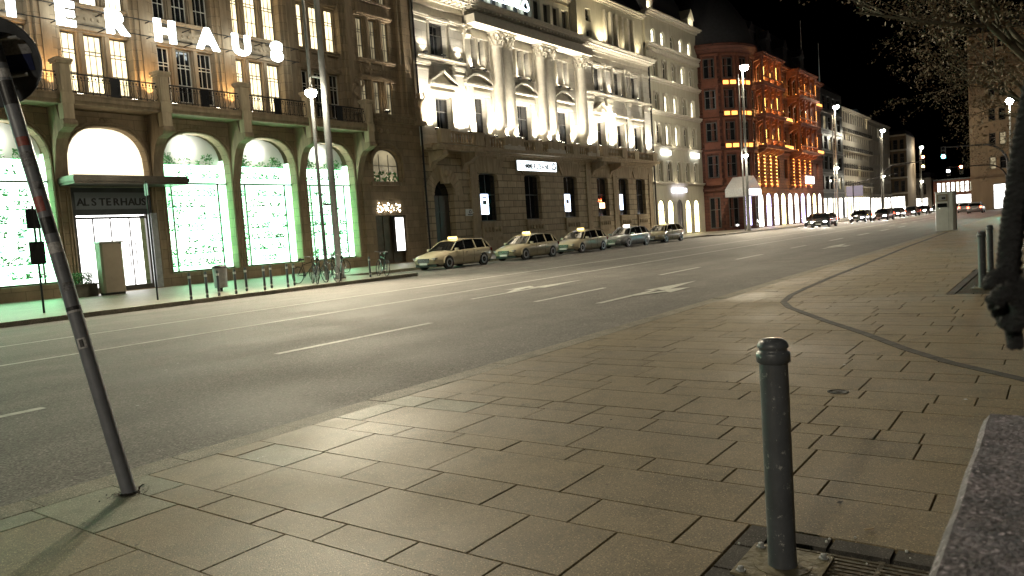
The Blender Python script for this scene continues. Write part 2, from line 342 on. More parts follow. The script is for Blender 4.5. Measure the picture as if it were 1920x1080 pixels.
struct_b = MB(); struct_b.box(45.6, 420, -60, 5.21, -0.03, -0.002, c=.5); struct_b.box(-60, 0.02, -60, 5.21, -0.03, -0.002, c=.5); struct_b.box(0.02, 45.6, -60, -5.9, -0.03, -0.002, c=.5)
struct(struct_b.build('far_end_pavement', M['slab']))
kb = MB(); x = -40.0; rr2 = random.Random(5)
while x < 300:
    L = 1.0 if x < 60 else 6.0
    kb.box(x+.004, x+L-.004, 5.215, KY+rr2.uniform(-.006, .006), -0.2, -0.001+rr2.uniform(-.003, .002), c=rr2.uniform(.2, .9)); x += L
struct(kb.build('kerb', M['kerb']))
# gutter strip of small setts beside the kerb, worn and pale
# dark border strip set in the slabs: from the right, round a bend, then along the street
def strip_band(name, pts, w, m, z=0.0045, jl=0.25):
    b = MB(); rq = random.Random(2)
    P = [Vector((x, y)) for x, y in pts]; acc = []
    for i in range(len(P)-1):
        d = P[i+1]-P[i]; n = max(1, int(d.length/jl)); acc += [P[i] + d*(k/n) for k in range(n)]
    acc.append(P[-1])
    for i in range(len(acc)-1):
        d = (acc[i+1]-acc[i]).normalized(); nrm = Vector((-d.y, d.x))*w/2
        dn = (acc[min(i+2, len(acc)-1)]-acc[i+1]); dn = dn.normalized() if dn.length > 0 else d; n2 = Vector((-dn.y, dn.x))*w/2
        if i == 0: n1 = nrm
        g = d*0.004
        q = [acc[i]-n1+g, acc[i+1]-n2-g, acc[i+1]+n2-g, acc[i]+n1+g]
        b.add([(p.x, p.y, z) for p in q] + [(p.x, p.y, -.02) for p in q], [(0,1,2,3),(0,4,5,1),(1,5,6,2),(2,6,7,3),(3,7,4,0)], 0, False, None, rq.uniform(.2, .9)); n1 = n2
    return struct(b.build(name, m))
strip_band('pavement_border', [(6.6,-.45),(7.49,.29),(8.14,.9),(8.82,1.37),(9.88,1.99),(11.0,2.72),(11.8,3.2),(12.5,3.62),(13.3,3.95),(14.4,4.14),(15.6,4.22),(18.6,4.36),(24,4.5),(31.7,4.75),(46,5.0)], 0.11, M['cobble'])
# road markings
b = MB()
def mark(x0, x1, y, w=0.12, y2=None, z=RZ+.004):
    y2 = y if y2 is None else y2
    b.quad((x0, y-w/2, z), (x1, y2-w/2, z), (x1, y2+w/2, z), (x0, y+w/2, z))
for x0, x1, y in [(-3.5,-0.6,9.0), (0.6,3.62,9.15), (7.03,10.5,9.6), (14.0,17.2,9.62), (21.2,24.3,9.93), (28.2,31.3,10.05), (35.8,38.4,10.2), (43,46,10.2), (50,53,10.2), (57,60,10.2), (64,67,10.2)]: mark(x0, x1, y, 0.14)
mark(-40, 130, 13.95, 0.12); mark(-40, 130, 17.35, 0.12)
for k in range(5): mark(70+k*6, 73+k*6, 11.9, .12)
def arrow(x0, x1, y, turn):
    z = RZ+.008
    b.quad((x0,y-.08,z),(x1-.9,y-.08,z),(x1-.9,y+.08,z),(x0,y+.08,z))
    b.poly([(x1-1.1,y-.28,z),(x1+1.4,y,z),(x1-1.1,y+.28,z)])
    s = turn
    b.poly([(x1-2.6,y,z+.003),(x1-1.5,y+s*.45,z+.003),(x1-1.7,y+s*.65,z+.003),(x1-.5,y+s*.62,z+.003),(x1-.9,y+s*.18,z+.003),(x1-1.2,y+s*.3,z+.003),(x1-2.2,y,z+.003)])
arrow(13.6, 17.4, 7.78, -1); arrow(14.6, 18.6, 11.95, 1); arrow(33.8, 36.6, 8.3, -1)
struct(b.build('road_marking', M['white_paint']))
# far pavement with its kerb and the taxi bay cut into it
b = MB(); PZ = 0.07
b.box(-80, 24.5, FKY, 80, -.1, PZ); b.box(24.5, 70, 27.9, 80, -.1, PZ); b.box(70, 420, 26.0, 80, -.1, PZ)
struct(b.build('far_pavement', M['far_pave']))
b = MB(); b.box(-80, 24.5, FKY-.16, FKY-.003, -.1, PZ+.012, c=.5); b.box(24.5, 70, 27.74, 27.897, -.1, PZ+.012, c=.5); b.box(70, 300, 25.84, 25.997, -.1, PZ+.012, c=.5)
struct(b.build('far_kerb', M['kerb']))

# ------------------------------------------------------------------ facade helpers
def outline(x0, x1, z0, z1, ah=0.0, n=12, p=2.0):
    if ah <= 0: return [(x0, z0), (x1, z0), (x1, z1), (x0, z1)]
    cx = (x0+x1)/2; rx = (x1-x0)/2; zs = z1-ah; pts = [(x0, z0), (x1, z0)]
    for i in range(n+1):
        t = pi*i/n; c = cos(t); s_ = sin(t)
        pts.append((cx + rx*math.copysign(abs(c)**(2/p), c), zs + ah*abs(s_)**(2/p)))
    return pts
def wall(mb, X0, X1, Z0, Z1, Y, ops, depth=0.35, m=0, mr=None, p=2.0):
    """front face at y=Y (facing -y) with openings (x0,x1,z0,z1,arch height) and reveals going back"""
    mr = m if mr is None else mr
    xs = sorted({X0, X1, *[o[0] for o in ops], *[o[1] for o in ops]}); zs = sorted({Z0, Z1, *[o[2] for o in ops], *[o[3] for o in ops]})
    xs = [x for x in xs if X0-1e-6 <= x <= X1+1e-6]; zs = [z for z in zs if Z0-1e-6 <= z <= Z1+1e-6]
    for i in range(len(xs)-1):
        run = None
        for j in range(len(zs)-1):
            cx = (xs[i]+xs[i+1])/2; cz = (zs[j]+zs[j+1])/2
            hole = any(o[0] < cx < o[1] and o[2] < cz < o[3] for o in ops)
            if not hole:
                if run is None: run = zs[j]
            if (hole or j == len(zs)-2) and run is not None:
                top = zs[j] if hole else zs[j+1]
                mb.quad((xs[i],Y,run),(xs[i+1],Y,run),(xs[i+1],Y,top),(xs[i],Y,top), m); run = None
    for o in ops:
        ah = o[4] if len(o) > 4 else 0; d = o[5] if len(o) > 5 else depth
        pts = outline(o[0], o[1], o[2], o[3], ah, 14, p)
        n = len(pts)
        for i in range(n):
            a = pts[i]; c = pts[(i+1) % n]
            mb.quad((a[0],Y,a[1]),(a[0],Y+d,a[1]),(c[0],Y+d,c[1]),(c[0],Y,c[1]), mr)
        if ah > 0:
            for i in range(2, n-1):
                a = pts[i]; c = pts[i+1]; mb.quad((a[0],Y,a[1]),(a[0],Y,o[3]),(c[0],Y,o[3]),(c[0],Y,c[1]), m)
_wc = {}
def window(par, x0, x1, z0, z1, Y, pane, frame, ah=0, nx=1, bars=(), fw=0.07, p=2.0, simple=False, name='window'):
    key = (round(x1-x0, 2), round(z1-z0, 2), pane, frame, ah, nx, tuple(bars), fw, p, simple)
    if key not in _wc:
        w = x1-x0; h = z1-z0; b = MB()
        if ah > 0:
            po = outline(0, w, 0, h, ah, 14, p); pi_ = outline(fw, w-fw, fw, h-fw, ah-fw*.5, 14, p)
            n = len(po)
            for i in range(n):
                k = (i+1) % n
                b.add([(po[i][0],0,po[i][1]),(po[k][0],0,po[k][1]),(pi_[k][0],0,pi_[k][1]),(pi_[i][0],0,pi_[i][1]),
                       (po[i][0],.07,po[i][1]),(po[k][0],.07,po[k][1]),(pi_[k][0],.07,pi_[k][1]),(pi_[i][0],.07,pi_[i][1])], [(0,1,2,3),(3,2,6,7)])
        else:
            b.box(0, w, 0, .07, 0, fw); b.box(0, w, 0, .07, h-fw, h); b.box(0, fw, 0, .07, fw, h-fw); b.box(w-fw, w, 0, .07, fw, h-fw)
        for i in range(1, nx):
            xx = w*i/nx; b.box(xx-fw*.3, xx+fw*.3, .012, .058, fw, h-fw - (ah*.25 if ah else 0))
        for bz in bars:
            b.box(fw, w-fw, .006, .064, h*bz-fw*.4, h*bz+fw*.4)
        q = MB(); pts = outline(.01, w-.01, .01, h-.01, ah, 14, p); q.poly([(x, .045, z) for x, z in pts])
        if simple:
            o = len(b.v); b.v += q.v; b.f += [[o+i for i in f] for f in q.f]; b.m += [1]*len(q.f); b.s += [False]*len(q.f); b.c += [None]*len(q.f)
            _wc[key] = (b.mesh('window', [M[frame], M[pane]]), None)
        else: _wc[key] = (b.mesh('window_frame', [M[frame]]), q.mesh('pane', [M[pane]]))
    f, q = _wc[key]
    o = link(name, f, par, (x0, Y, z0))
    if q: link('pane', q, o)
    return o
def stack(mb, x0, x1, Y, z, prof, m=0, ends=True):
    """moulding: list of (projection, height) from bottom up"""
    for d, h in prof:
        e = d if ends else 0
        mb.box(x0-e*.6, x1+e*.6, Y-d, Y+.3, z, z+h, m); z += h
    return z
def balustrade(mb, x0, x1, Y, z, h=0.8, m=0, step=0.24):
    mb.box(x0, x1, Y, Y+.22, z, z+.1, m); mb.box(x0, x1, Y-.02, Y+.24, z+h-.12, z+h, m)
    n = max(1, int((x1-x0)/step))
    for i in range(n):
        x = x0+(i+.5)*(x1-x0)/n
        mb.lathe([(.045, z+.1), (.085, z+.28), (.04, z+.5), (.06, z+h-.12)], 6, m, (x, Y+.11, 0))
def text_mesh(s, size, ext, m, bold=0.0, spacing=1.0):
    cu = D.curves.new('lettering', 'FONT'); cu.body = s; cu.size = size; cu.extrude = ext; cu.offset = bold; cu.space_character = spacing
    cu.align_x = 'LEFT'; cu.align_y = 'BOTTOM_BASELINE'; cu.resolution_u = 4
    o = D.objects.new('tmp', cu); COL.objects.link(o); dg = bpy.context.evaluated_depsgraph_get()
    me = D.meshes.new_from_object(o.evaluated_get(dg)); D.objects.remove(o)
    me.transform(Matrix.Rotation(pi/2, 4, 'X')); me.materials.clear(); me.materials.append(m); return me
def shell(mb, X0, X1, Y, Y2, Z1, m=0, Z0=0):
    """side walls, back and flat top behind a facade"""
    mb.quad((X0,Y2,Z0),(X0,Y,Z0),(X0,Y,Z1),(X0,Y2,Z1), m); mb.quad((X1,Y,Z0),(X1,Y2,Z0),(X1,Y2,Z1),(X1,Y,Z1), m)
    mb.quad((X1,Y2,Z0),(X0,Y2,Z0),(X0,Y2,Z1),(X1,Y2,Z1), m); mb.quad((X0,Y,Z1),(X1,Y,Z1),(X1,Y2,Z1),(X0,Y2,Z1), m)
def mansard(mb, X0, X1, Y, Y2, z0, z1, inset, m=0):
    a = [(X0,Y,z0),(X1,Y,z0),(X1,Y2,z0),(X0,Y2,z0),(X0+inset*.3,Y+inset,z1),(X1-inset*.3,Y+inset,z1),(X1-inset*.3,Y2-inset,z1),(X0+inset*.3,Y2-inset,z1)]
    mb.add(a, [(4,5,6,7),(0,1,5,4),(1,2,6,5),(2,3,7,6),(3,0,4,7)], m)
def flood(par, x, y, z, tgt, power, col, angle=120, size=.12, blend=.9):
    b = MB(); b.box(-.16, .16, -.09, .09, 0, .14, 0); b.box(-.13, .13, -.06, .06, .14, .15, 1); b.box(-.03, .03, -.03, .03, -.1, 0, 0)
    o = b.build('floodlight', [M['black'], M['flood_glow']], par, (x, y, z))
    lamp('SPOT', (x, y, z+.2), power, col, par, size, tgt, angle, blend, 'flood_beam')
    return o

# ================================================================== DEPARTMENT STORE
def department_store():
    A = thing('department_store', 'tall brown sandstone department store with green lit arched shop windows and iron balcony', 'building', (0, 0, 0))
    X0, X1 = -12.0, 39.6; Y = 36.0; pit = 4.43; cen = [18.2 + 4.43*k for k in range(-6, 4)]
    cen = [-8.3, -3.9, .5, 4.95, 9.4, 13.75, 18.2, 22.7, 27.0, 31.5]
    pil = [-10.5, -6.1, -1.7, 2.75, 7.2, 11.55, 15.98, 20.45, 24.9, 29.25, 33.75]
    g = MB(); ops = [(c-1.87, c+1.87, .7 if abs(c-18.2) > 1 else .1, 7.75, 1.9, .55) for c in cen]
    wall(g, X0, 33.9, 0, 8.4, Y, ops, m=0, p=2.5)
    # end section, a little proud
    wall(g, 33.9, X1, 0, 9.7, Y-.1, [(34.95, 37.5, 5.45, 7.6, 1.1), (34.8, 37.6, .1, 3.25)], .45, m=0, p=2.1)
    g.quad((33.9,Y,0),(33.9,Y-.1,0),(33.9,Y-.1,9.7),(33.9,Y,9.7), 0)
    g.quad((X0,Y,8.4),(33.9,Y,8.4),(33.9,Y+.6,8.4),(X0,Y+.6,8.4),0)
    shell(g, X0, X1, Y+.6, Y+16, 21.0, 0)
    # window ring mouldings round the arches
    for c in cen:
        for off, yy in ((.0, .05), (.14, .09)):
            po = outline(c-1.93-off, c+1.93+off, .7, 7.81+off, 1.96+off, 16, 2.5)[1:]
            g.tube([(x, Y-.01, z) for x, z in po] + [(c-1.93-off, Y-.01, .7)], .045, 5, 1)
        # small carved ornament over the arch
        for t in (-1, 1): g.tube([(c, Y-.03, 8.0), (c+t*.15, Y-.06, 8.15), (c+t*.28, Y-.05, 8.05), (c+t*.2, Y-.04, 7.98)], .035, 5, 1)
        g.ball((c, Y-.04, 8.05), .09, 8, 1)
    g.build('ground_floor_wall', [M['sand'], M['sand_plain']], A)
    u = MB()
    wins = []
    lit = {18.2: ('lit_warm', 'lit_white'), 22.7: ('glass', 'glass'), 27.0: ('lit_warm', 'lit_warm'), 31.5: ('glass', 'lit_warm'), 13.75: ('lit_dim', 'lit_warm'), 9.4: ('lit_dim', 'lit_warm')}
    def bay(c, hw, w, Yw, l1, l2, l3):
        for off in (-1.18*hw, 0, 1.18*hw):
            wins.append((c+off-w/2, c+off+w/2, 9.35, 12.0, Yw, l1)); wins.append((c+off-w/2, c+off+w/2, 13.32, 15.9, Yw, l2)); wins.append((c+off-w/2, c+off+w/2, 17.1, 19.6, Yw, l3))
    for c in cen:
        l1, l2 = lit.get(c, ('glass_b', 'lit_dim'))
        bay(c, 1.0, .84 if c != 31.5 else .66, Y+.5, l1, l2, 'lit_warm' if c in (18.2, 9.4) else 'glass')
    bay(36.15, .95, .55, Y+.35, 'lit_dim', 'lit_dim', 'lit_dim')
    ops_m = [(w[0], w[1], w[2], w[3], 0) for w in wins if w[4] > Y+.4]; ops_e = [(w[0], w[1], w[2], w[3], 0) for w in wins if w[4] < Y+.4]
    wall(u, X0, 33.9, 8.4, 20.6, Y+.4, ops_m, .2, 0); wall(u, 33.9, X1, 9.7, 20.6, Y+.2, ops_e, .2, 0)
    # pilasters: broad stepped piers running up
    for pX in pil:
        u.box(pX-.62, pX+.62, Y-.02, Y+.42, 8.75, 20.6, 0); u.box(pX-.42, pX+.42, Y-.14, Y-.02, 8.75, 20.3, 0); u.box(pX-.2, pX+.2, Y-.2, Y-.14, 8.75, 20.2, 1)
    u.box(38.3, 39.55, Y-.05, Y+.25, 9.7, 20.6, 0); u.box(38.6, 39.3, Y-.16, Y-.05, 9.7, 20.3, 0)
    for c in cen + [36.15]:
        yy = Y+.4 if c < 34 else Y+.2
        for off in (-.59, .59):
            u.box(c+off-.16, c+off+.16, yy-.1, yy, 9.0, 16.1, 1); u.box(c+off-.09, c+off+.09, yy-.18, yy-.1, 9.0, 16.0, 1); u.box(c+off-.16, c+off+.16, yy-.1, yy, 17.0, 19.9, 1)
        hw = 1.6
        for (z, pr) in ((12.02, [(.22,.1),(.32,.1),(.24,.08)]), (13.1, [(.26,.1),(.36,.1)]), (16.0, [(.22,.1),(.34,.12)]), (16.9, [(.3,.12)])):
            stack(u, c-hw+.02, c+hw-.02, yy, z, pr, 1, False)
        u.box(c-1.3, c+1.3, yy-.1, yy, 12.36, 13.0, 1); u.box(c-1.1, c+1.1, yy-.16, yy-.1, 12.46, 12.9, 1)
        for k in range(7): u.ball((c-.9+k*.3, yy-.16, 12.68), .09, 6, 1)
        u.box(c-1.3, c+1.3, yy-.1, yy, 16.3, 16.8, 1)
    u.build('upper_wall', [M['sand'], M['sand_plain']], A)
    e = MB()
    e.box(33.85, X1, Y-.32, Y+.2, 9.7, 9.84, 0); e.box(33.85, X1, Y-.22, Y-.1, 9.35, 9.7, 0)
    for k in range(22): e.box(34+k*.25, 34.13+k*.25, Y-.3, Y-.2, 9.46, 9.66, 0)
    for k in range(7): e.ball((34.4+k*.72, Y-.12, 8.75), .17, 8, 0); 
    e.box(34.6, 37.85, Y-.3, Y-.1, 5.2, 5.42, 0)
    po = outline(34.75, 37.7, 5.42, 7.95, 1.35, 14, 2.1)[1:]; e.tube([(x, Y-.13, z) for x, z in po], .09, 6, 0)
    e.build('stringcourse', M['sand_plain'], A)
    for (x, z) in ((33.8, 10.4), (39.4, 10.1)):   # carved figures on the corners
        f = MB(); f.ball((x, Y-.42, z+1.25), .17, 8, 0); f.lathe([(.2,z-.5),(.3,z-.2),(.24,z+.3),(.33,z+.75),(.26,z+1.0),(.1,z+1.12)], 9, 0, (x, Y-.4, 0)); f.tube([(x-.25,Y-.5,z+.8),(x-.5,Y-.65,z+.5),(x-.3,Y-.75,z+.2)], .09, 6, 0)
        f.tube([(x+.25,Y-.5,z+.8),(x+.42,Y-.62,z+1.1),(x+.3,Y-.6,z+1.45)], .08, 6, 0); f.box(x-.35, x+.35, Y-.75, Y-.1, z-.8, z-.5, 0); f.build('carved_figure', M['sand_plain'], A)
    c_ = MB(); stack(c_, X0, X1, Y-.05, 20.6, [(.3,.2),(.55,.2),(.85,.25),(.95,.12)], 0); c_.build('cornice', M['sand_plain'], A)
    r = MB(); mansard(r, X0, X1, Y+.2, Y+16, 21.3, 26, 3.2); r.build('roof', M['roof'], A)
    for w in wins:
        window(A, w[0], w[1], w[2], w[3], w[4]-.02, w[5], 'frame_w' if w[5] == 'glass' else 'frame_d', nx=3 if w[1]-w[0] > .7 else 2, bars=(.33, .66, .72), fw=.05)
    window(A, 34.95, 37.5, 5.45, 7.6, Y+.2, 'lit_dim', 'frame_d', 1.1, 3, (.5,), .06, 2.1)
    pl = MB(); rr = random.Random(4)
    for k in range(50): pl.ball((rr.uniform(35.1, 37.3), Y+.1, rr.uniform(5.5, 6.1)), rr.uniform(.06, .12), 5, 0)
    pl.build('window_plants', M['leaf_g'], A)
    # balcony with iron railing, stone posts and consoles
    s = MB(); s.box(X0, 33.9, Y-1.25, Y+.1, 8.42, 8.58, 0); s.box(X0, 33.9, Y-1.35, Y+.1, 8.58, 8.8, 0); s.box(X0, 33.95, Y-1.4, Y+.1, 8.8, 8.86, 0)
    s.build('balcony', M['sand_plain'], A)
    for pX in pil:
        p = MB(); px = pX-.02; yy = Y-1.2
        p.box(px-.26, px+.26, yy-.22, yy+.26, 8.87, 10.1, 0); p.box(px-.2, px+.2, yy-.26, yy-.22, 8.95, 10.05, 0)
        p.box(px-.32, px+.32, yy-.3, yy+.32, 10.1, 10.2, 0); p.box(px-.36, px+.36, yy-.34, yy+.36, 10.2, 10.32, 0)
        p.box(px-.23, px+.23, yy-.26, yy+.15, 7.75, 8.41, 0); p.box(px-.27, px+.27, yy-.3, yy-.21, 8.41, 8.86, 0)
        p.build('balcony_post', M['rustic_plain'], A)
        q = MB()   # swept console under the post
        prof = [(yy-.3, 7.75), (yy-.34, 7.6), (yy-.2, 7.42), (yy, 7.34), (yy+.35, 7.25), (yy+.6, 7.0), (yy+.8, 6.6), (yy+.95, 6.1), (Y-.0, 5.2), (Y+.02, 5.2), (Y+.02, 8.42), (yy+.4, 8.42), (yy+.15, 7.75)]
        q.prism([(y, z) for y, z in prof], px-.24, px+.24, 0, 'x')
        q.tube([(px-.3, yy-.22, 7.58), (px+.3, yy-.22, 7.58)], .13, 8, 0)
        q.build('console', M['sand_plain'], A)
    for i in range(len(pil)-1):
        a = pil[i]+.28; c = pil[i+1]-.32; f = MB(); yy = Y-1.22
        f.box(a, c, yy-.02, yy+.03, 9.72, 9.78, 0); f.box(a, c, yy-.015, yy+.015, 8.95, 8.98, 0); f.box(a, c, yy-.015, yy+.015, 9.5, 9.52, 0)
        n = int((c-a)/.15)
        for k in range(n+1):
            x = a+k*(c-a)/n
            if k % 2: f.tube([(x,yy,8.98),(x+.05,yy-.06,9.1),(x-.03,yy-.1,9.28),(x+.03,yy-.05,9.42),(x,yy,9.5)], .014, 4, 0, caps=False)
            else: f.box(x-.013, x+.013, yy-.013, yy+.013, 8.87, 9.78, 0)
            f.box(x-.03, x+.03, yy-.012, yy+.012, 9.56, 9.66, 0)
        f.box((a+c)/2-.22, (a+c)/2+.22, yy-.03, yy+.02, 8.9, 9.78, 0)
        f.build('railing', M['iron'], A)
    # shop windows full of plants on lit shelves
    rr = random.Random(11)
    for ci, c in enumerate(cen):
        if abs(c-18.2) < 1: continue
        yb = Y+1.15
        fr = MB(); 
        for xx in (c-1.32, c+1.32): fr.box(xx-.035, xx+.035, Y+.45, Y+.52, .7, 5.25, 0)
        fr.box(c-1.87, c+1.87, Y+.44, Y+.53, 5.18, 5.26, 0); fr.box(c-1.87, c+1.87, Y+.44, Y+.53, .7, .78, 0)
        w = fr.build('shop_window', M['bronze'], A)
        bk = MB(); bk.quad((c-2,yb,.6),(c+2,yb,.6),(c+2,yb,6.2),(c-2,yb,6.2)); bk.poly([(x, yb, z) for x, z in outline(c-2.0, c+2.0, 6.2, 7.85, 1.6, 14, 2.5)], 1)
        bk.quad((c-1.95,Y+.56,.66),(c+1.95,Y+.56,.66),(c+1.95,yb,.66),(c-1.95,yb,.66)); bk.quad((c-1.95,Y+.56,.6),(c-1.95,yb,.6),(c-1.95,yb,6.5),(c-1.95,Y+.56,6.5)); bk.quad((c+1.95,Y+.56,.6),(c+1.95,yb,.6),(c+1.95,yb,6.5),(c+1.95,Y+.56,6.5))
        bk.build('backdrop', [M['lit_green_back'], M['niche']], w)
        if ci < 3: continue
        sh = MB(); le = MB(); pt = MB(); ptw = MB()
        for k, z in enumerate([.95, 1.55, 2.15, 2.75, 3.35, 3.95, 4.55, 5.5, 6.15]):
            sh.box(c-1.75, c+1.75, Y+.62, yb-.02, z, z+.04, 0)
            le.box(c-1.75, c+1.75, Y+.60, Y+.618, z-.01, z+.04, 0)
            dens = 14
            for q in range(dens):
                x = c-1.6+3.2*(q+rr.random())/dens
                if rr.random() < (.30, .55, .2, .45, .35)[(k*2+ci) % 5]: continue
                s0 = rr.uniform(.12, .26)
                for t in range(11):
                    a = rr.uniform(0, 2*pi); d = rr.uniform(.02, s0); h = rr.uniform(.05, s0*1.9); bx = x+d*cos(a); by = Y+.8+d*.6*sin(a)
                    v1 = Vector((bx, by, z+.05+h)); sz = rr.uniform(.045, .10); dd = Vector((rr.uniform(-1,1), rr.uniform(-1,1), rr.uniform(-.4,1))).normalized()*sz; e2 = dd.cross(Vector((rr.uniform(-1,1),rr.uniform(-1,1),rr.uniform(-1,1)))).normalized()*sz*.6
                    pt.add([v1-dd, v1+e2, v1+dd, v1-e2], [(0,1,2,3)])
                pt.box(x-.05, x+.05, Y+.76, Y+.86, z+.041, z+.12)
        for xx in (c-1.62, c+1.62): le.box(xx-.1, xx+.1, Y+.7, Y+.715, .9, 5.1, 0)
        for q in (-1.1, 1.1):
            for t in range(60):
                a = rr.uniform(0, 2*pi); d = rr.uniform(0, .4); v1 = Vector((c+q+d*cos(a), Y+.8+rr.uniform(-.1,.1), 6.55+d*sin(a)*.8)); sz = rr.uniform(.04,.09)
                dd = Vector((rr.uniform(-1,1), rr.uniform(-1,1), rr.uniform(-1,1))).normalized()*sz; e2 = dd.cross(Vector((0,1,.3))).normalized()*sz*.6
                pt.add([v1-dd, v1+e2, v1+dd, v1-e2], [(0,1,2,3)])
        sh.build('shelf', M['white_panel'], w); le.build('light_strip', M['led_green'], w); lamp('POINT', (c, Y+.8, 7.1), 45, (.95, 1, .92), w, .1, name='niche_light'); pt.build('plants', M['leaf_g'], w)
    # entrance bay
    c = 18.2
    f = MB(); f.box(c-1.87, c+1.87, Y+.28, Y+.5, 5.2, 5.34, 0); w = f.build('fanlight', M['bronze'], A)
    q = MB(); q.poly([(x, Y+.5, z) for x, z in outline(c-1.87, c+1.87, 5.34, 7.75, 1.9, 16, 2.5)]); q.build('pane', M['lit_cream'], w)
    f = MB(); f.box(15.85, 21.15, Y-1.5, Y+.2, 4.98, 5.08, 0); f.box(15.8, 21.2, Y-1.55, Y+.2, 5.08, 5.28, 0); f.box(15.85, 21.15, Y-1.5, Y+.2, 5.28, 5.36, 0); f.build('canopy', M['bronze'], A)
    f = MB(); f.box(c-1.86, c+1.86, Y+.1, Y+.3, 3.68, 4.96, 0); f.box(c-1.7, c+1.7, Y+.07, Y+.1, 3.95, 4.72, 1); f.build('name_panel', [M['dark_facade'], mat('blue_grey_panel', (.13,.145,.16), .4)], A)
    f = MB(); 
    for xx in (16.38, 19.72): f.box(xx, xx+.1, Y+.1, Y+.25, .1, 3.68, 0)
    for xx in (17.2, 18.0, 18.9): f.box(xx, xx+.05, Y+.15, Y+.2, .1, 3.5, 0)
    f.box(16.48, 19.72, Y+.12, Y+.22, 3.5, 3.6, 0); f.box(16.48, 19.72, Y+.12, Y+.24, .1, .32, 0)
    d = f.build('entrance_door', M['frame_d'], A)
    q = MB(); q.quad((16.4,Y+1.2,.3),(20.0,Y+1.2,.3),(20.0,Y+1.2,3.68),(16.4,Y+1.2,3.68)); q.quad((16.4,Y+.3,3.67),(20,Y+.3,3.67),(20,Y+1.2,3.67),(16.4,Y+1.2,3.67)); q.build('lit_interior', M['lit_door'], d)
    for xx in (18.75, 19.05): q = MB(); q.tube([(xx,Y+.1,1.0),(xx,Y+.04,1.05),(xx,Y+.04,2.3),(xx,Y+.1,2.35)], .025, 6); q.build('door_handle', M['iron'], d)
    f = MB(); f.box(19.9, 20.2, Y-.06, Y+.3, .1, 3.72, 0); f.build('door_jamb', M['galv'], A)
    # end door with narrow lit sign, garland of small lights
    f = MB(); f.box(34.8, 37.6, Y+.2, Y+.3, .1, 3.25, 0)
    for xx in (35.7, 36.45): f.box(xx-.03, xx+.03, Y+.15, Y+.2, .1, 3.25, 0)
    f.build('side_door', M['bronze'], A)
    f = MB(); f.box(36.55, 37.4, Y-.06, Y+.15, .85, 3.15, 0); f.box(36.6, 37.35, Y-.075, Y-.06, .9, 3.1, 1); f.build('lit_side_panel', [M['frame_d'], M['lit_door']], A)
    f = MB(); rr = random.Random(8)
    for k in range(46):
        f.ball((34.9+rr.random()*2.2, Y-.12+rr.uniform(-.05,.05), 3.45+rr.random()*.62), .03, 5, 0)
    f.build('fairy_lights', mat_emit('fairy_light', (1,.9,.7), 25), A)
    dp = MB(); dp.tube([(39.63, Y-.25, 0), (39.63, Y-.25, 20.5)], .07, 8); dp.build('drainpipe', M['iron'], A)
    # warm uplights on the balcony at each pilaster
    for pX in pil[2:10]:
        if abs(pX-29.25) < .1: continue
        flood(A, pX-.05, Y-.62, 8.95, (pX, Y-.15, 13.5), 330, (1.0, .62, .27), 95, .06)
        for sx in (-1.0, 1.0): flood(A, pX+sx, Y-.45, 8.92, (pX+sx*1.1, Y+.2, 14), 40, (1.0, .60, .25), 100, .06)
    flood(A, 36.2, Y-.55, 9.9, (36.2, Y+.1, 14), 18, (1, .75, .4), 120)
    # neon letters on rails
    L = thing('lettering_sign', 'large white neon letters on rails above the first floor of the brown store', 'sign', (0, Y-.75, 11.98))
    adv = [x*.979 for x in (7.85, 10.0, 12.2, 14.2, 16.55, 18.74, 21.09, 23.3, 25.45, 27.9)]
    for i, ch in enumerate('ALSTERHAUS'):
        me = text_mesh(ch, 1.38, .06, M['led_white'], .075); xs = [v.co.x for v in me.vertices]; me.transform(Matrix.Scale(1.12, 4, (1,0,0)) @ Matrix.Translation((-min(xs), 0, 0)))
        link('letter', me, L, (adv[i], 0, .02))
    rl = MB(); rl.box(7.5, 29.3, .1, .14, .12, .16); rl.box(7.5, 29.3, .1, .14, .85, .89)
    for k in range(11): rl.box(7.6+k*2.15, 7.64+k*2.15, .14, .95, .12, .16); rl.box(7.6+k*2.15, 7.64+k*2.15, .14, .95, .85, .89)
    rl.build('rail', M['iron'], L)
    T = thing('entrance_sign', 'dark letters spelling the store name on the panel over the entrance', 'sign', (16.55, Y+.05, 4.12))
    x = 0
    for ch in 'ALSTERHAUS':
        me = text_mesh(ch, .48, .015, M['iron'], .008); xs = [v.co.x for v in me.vertices]; me.transform(Matrix.Translation((-min(xs), 0, 0)))
        link('letter', me, T, (x, 0, 0)); x += .335
department_store()

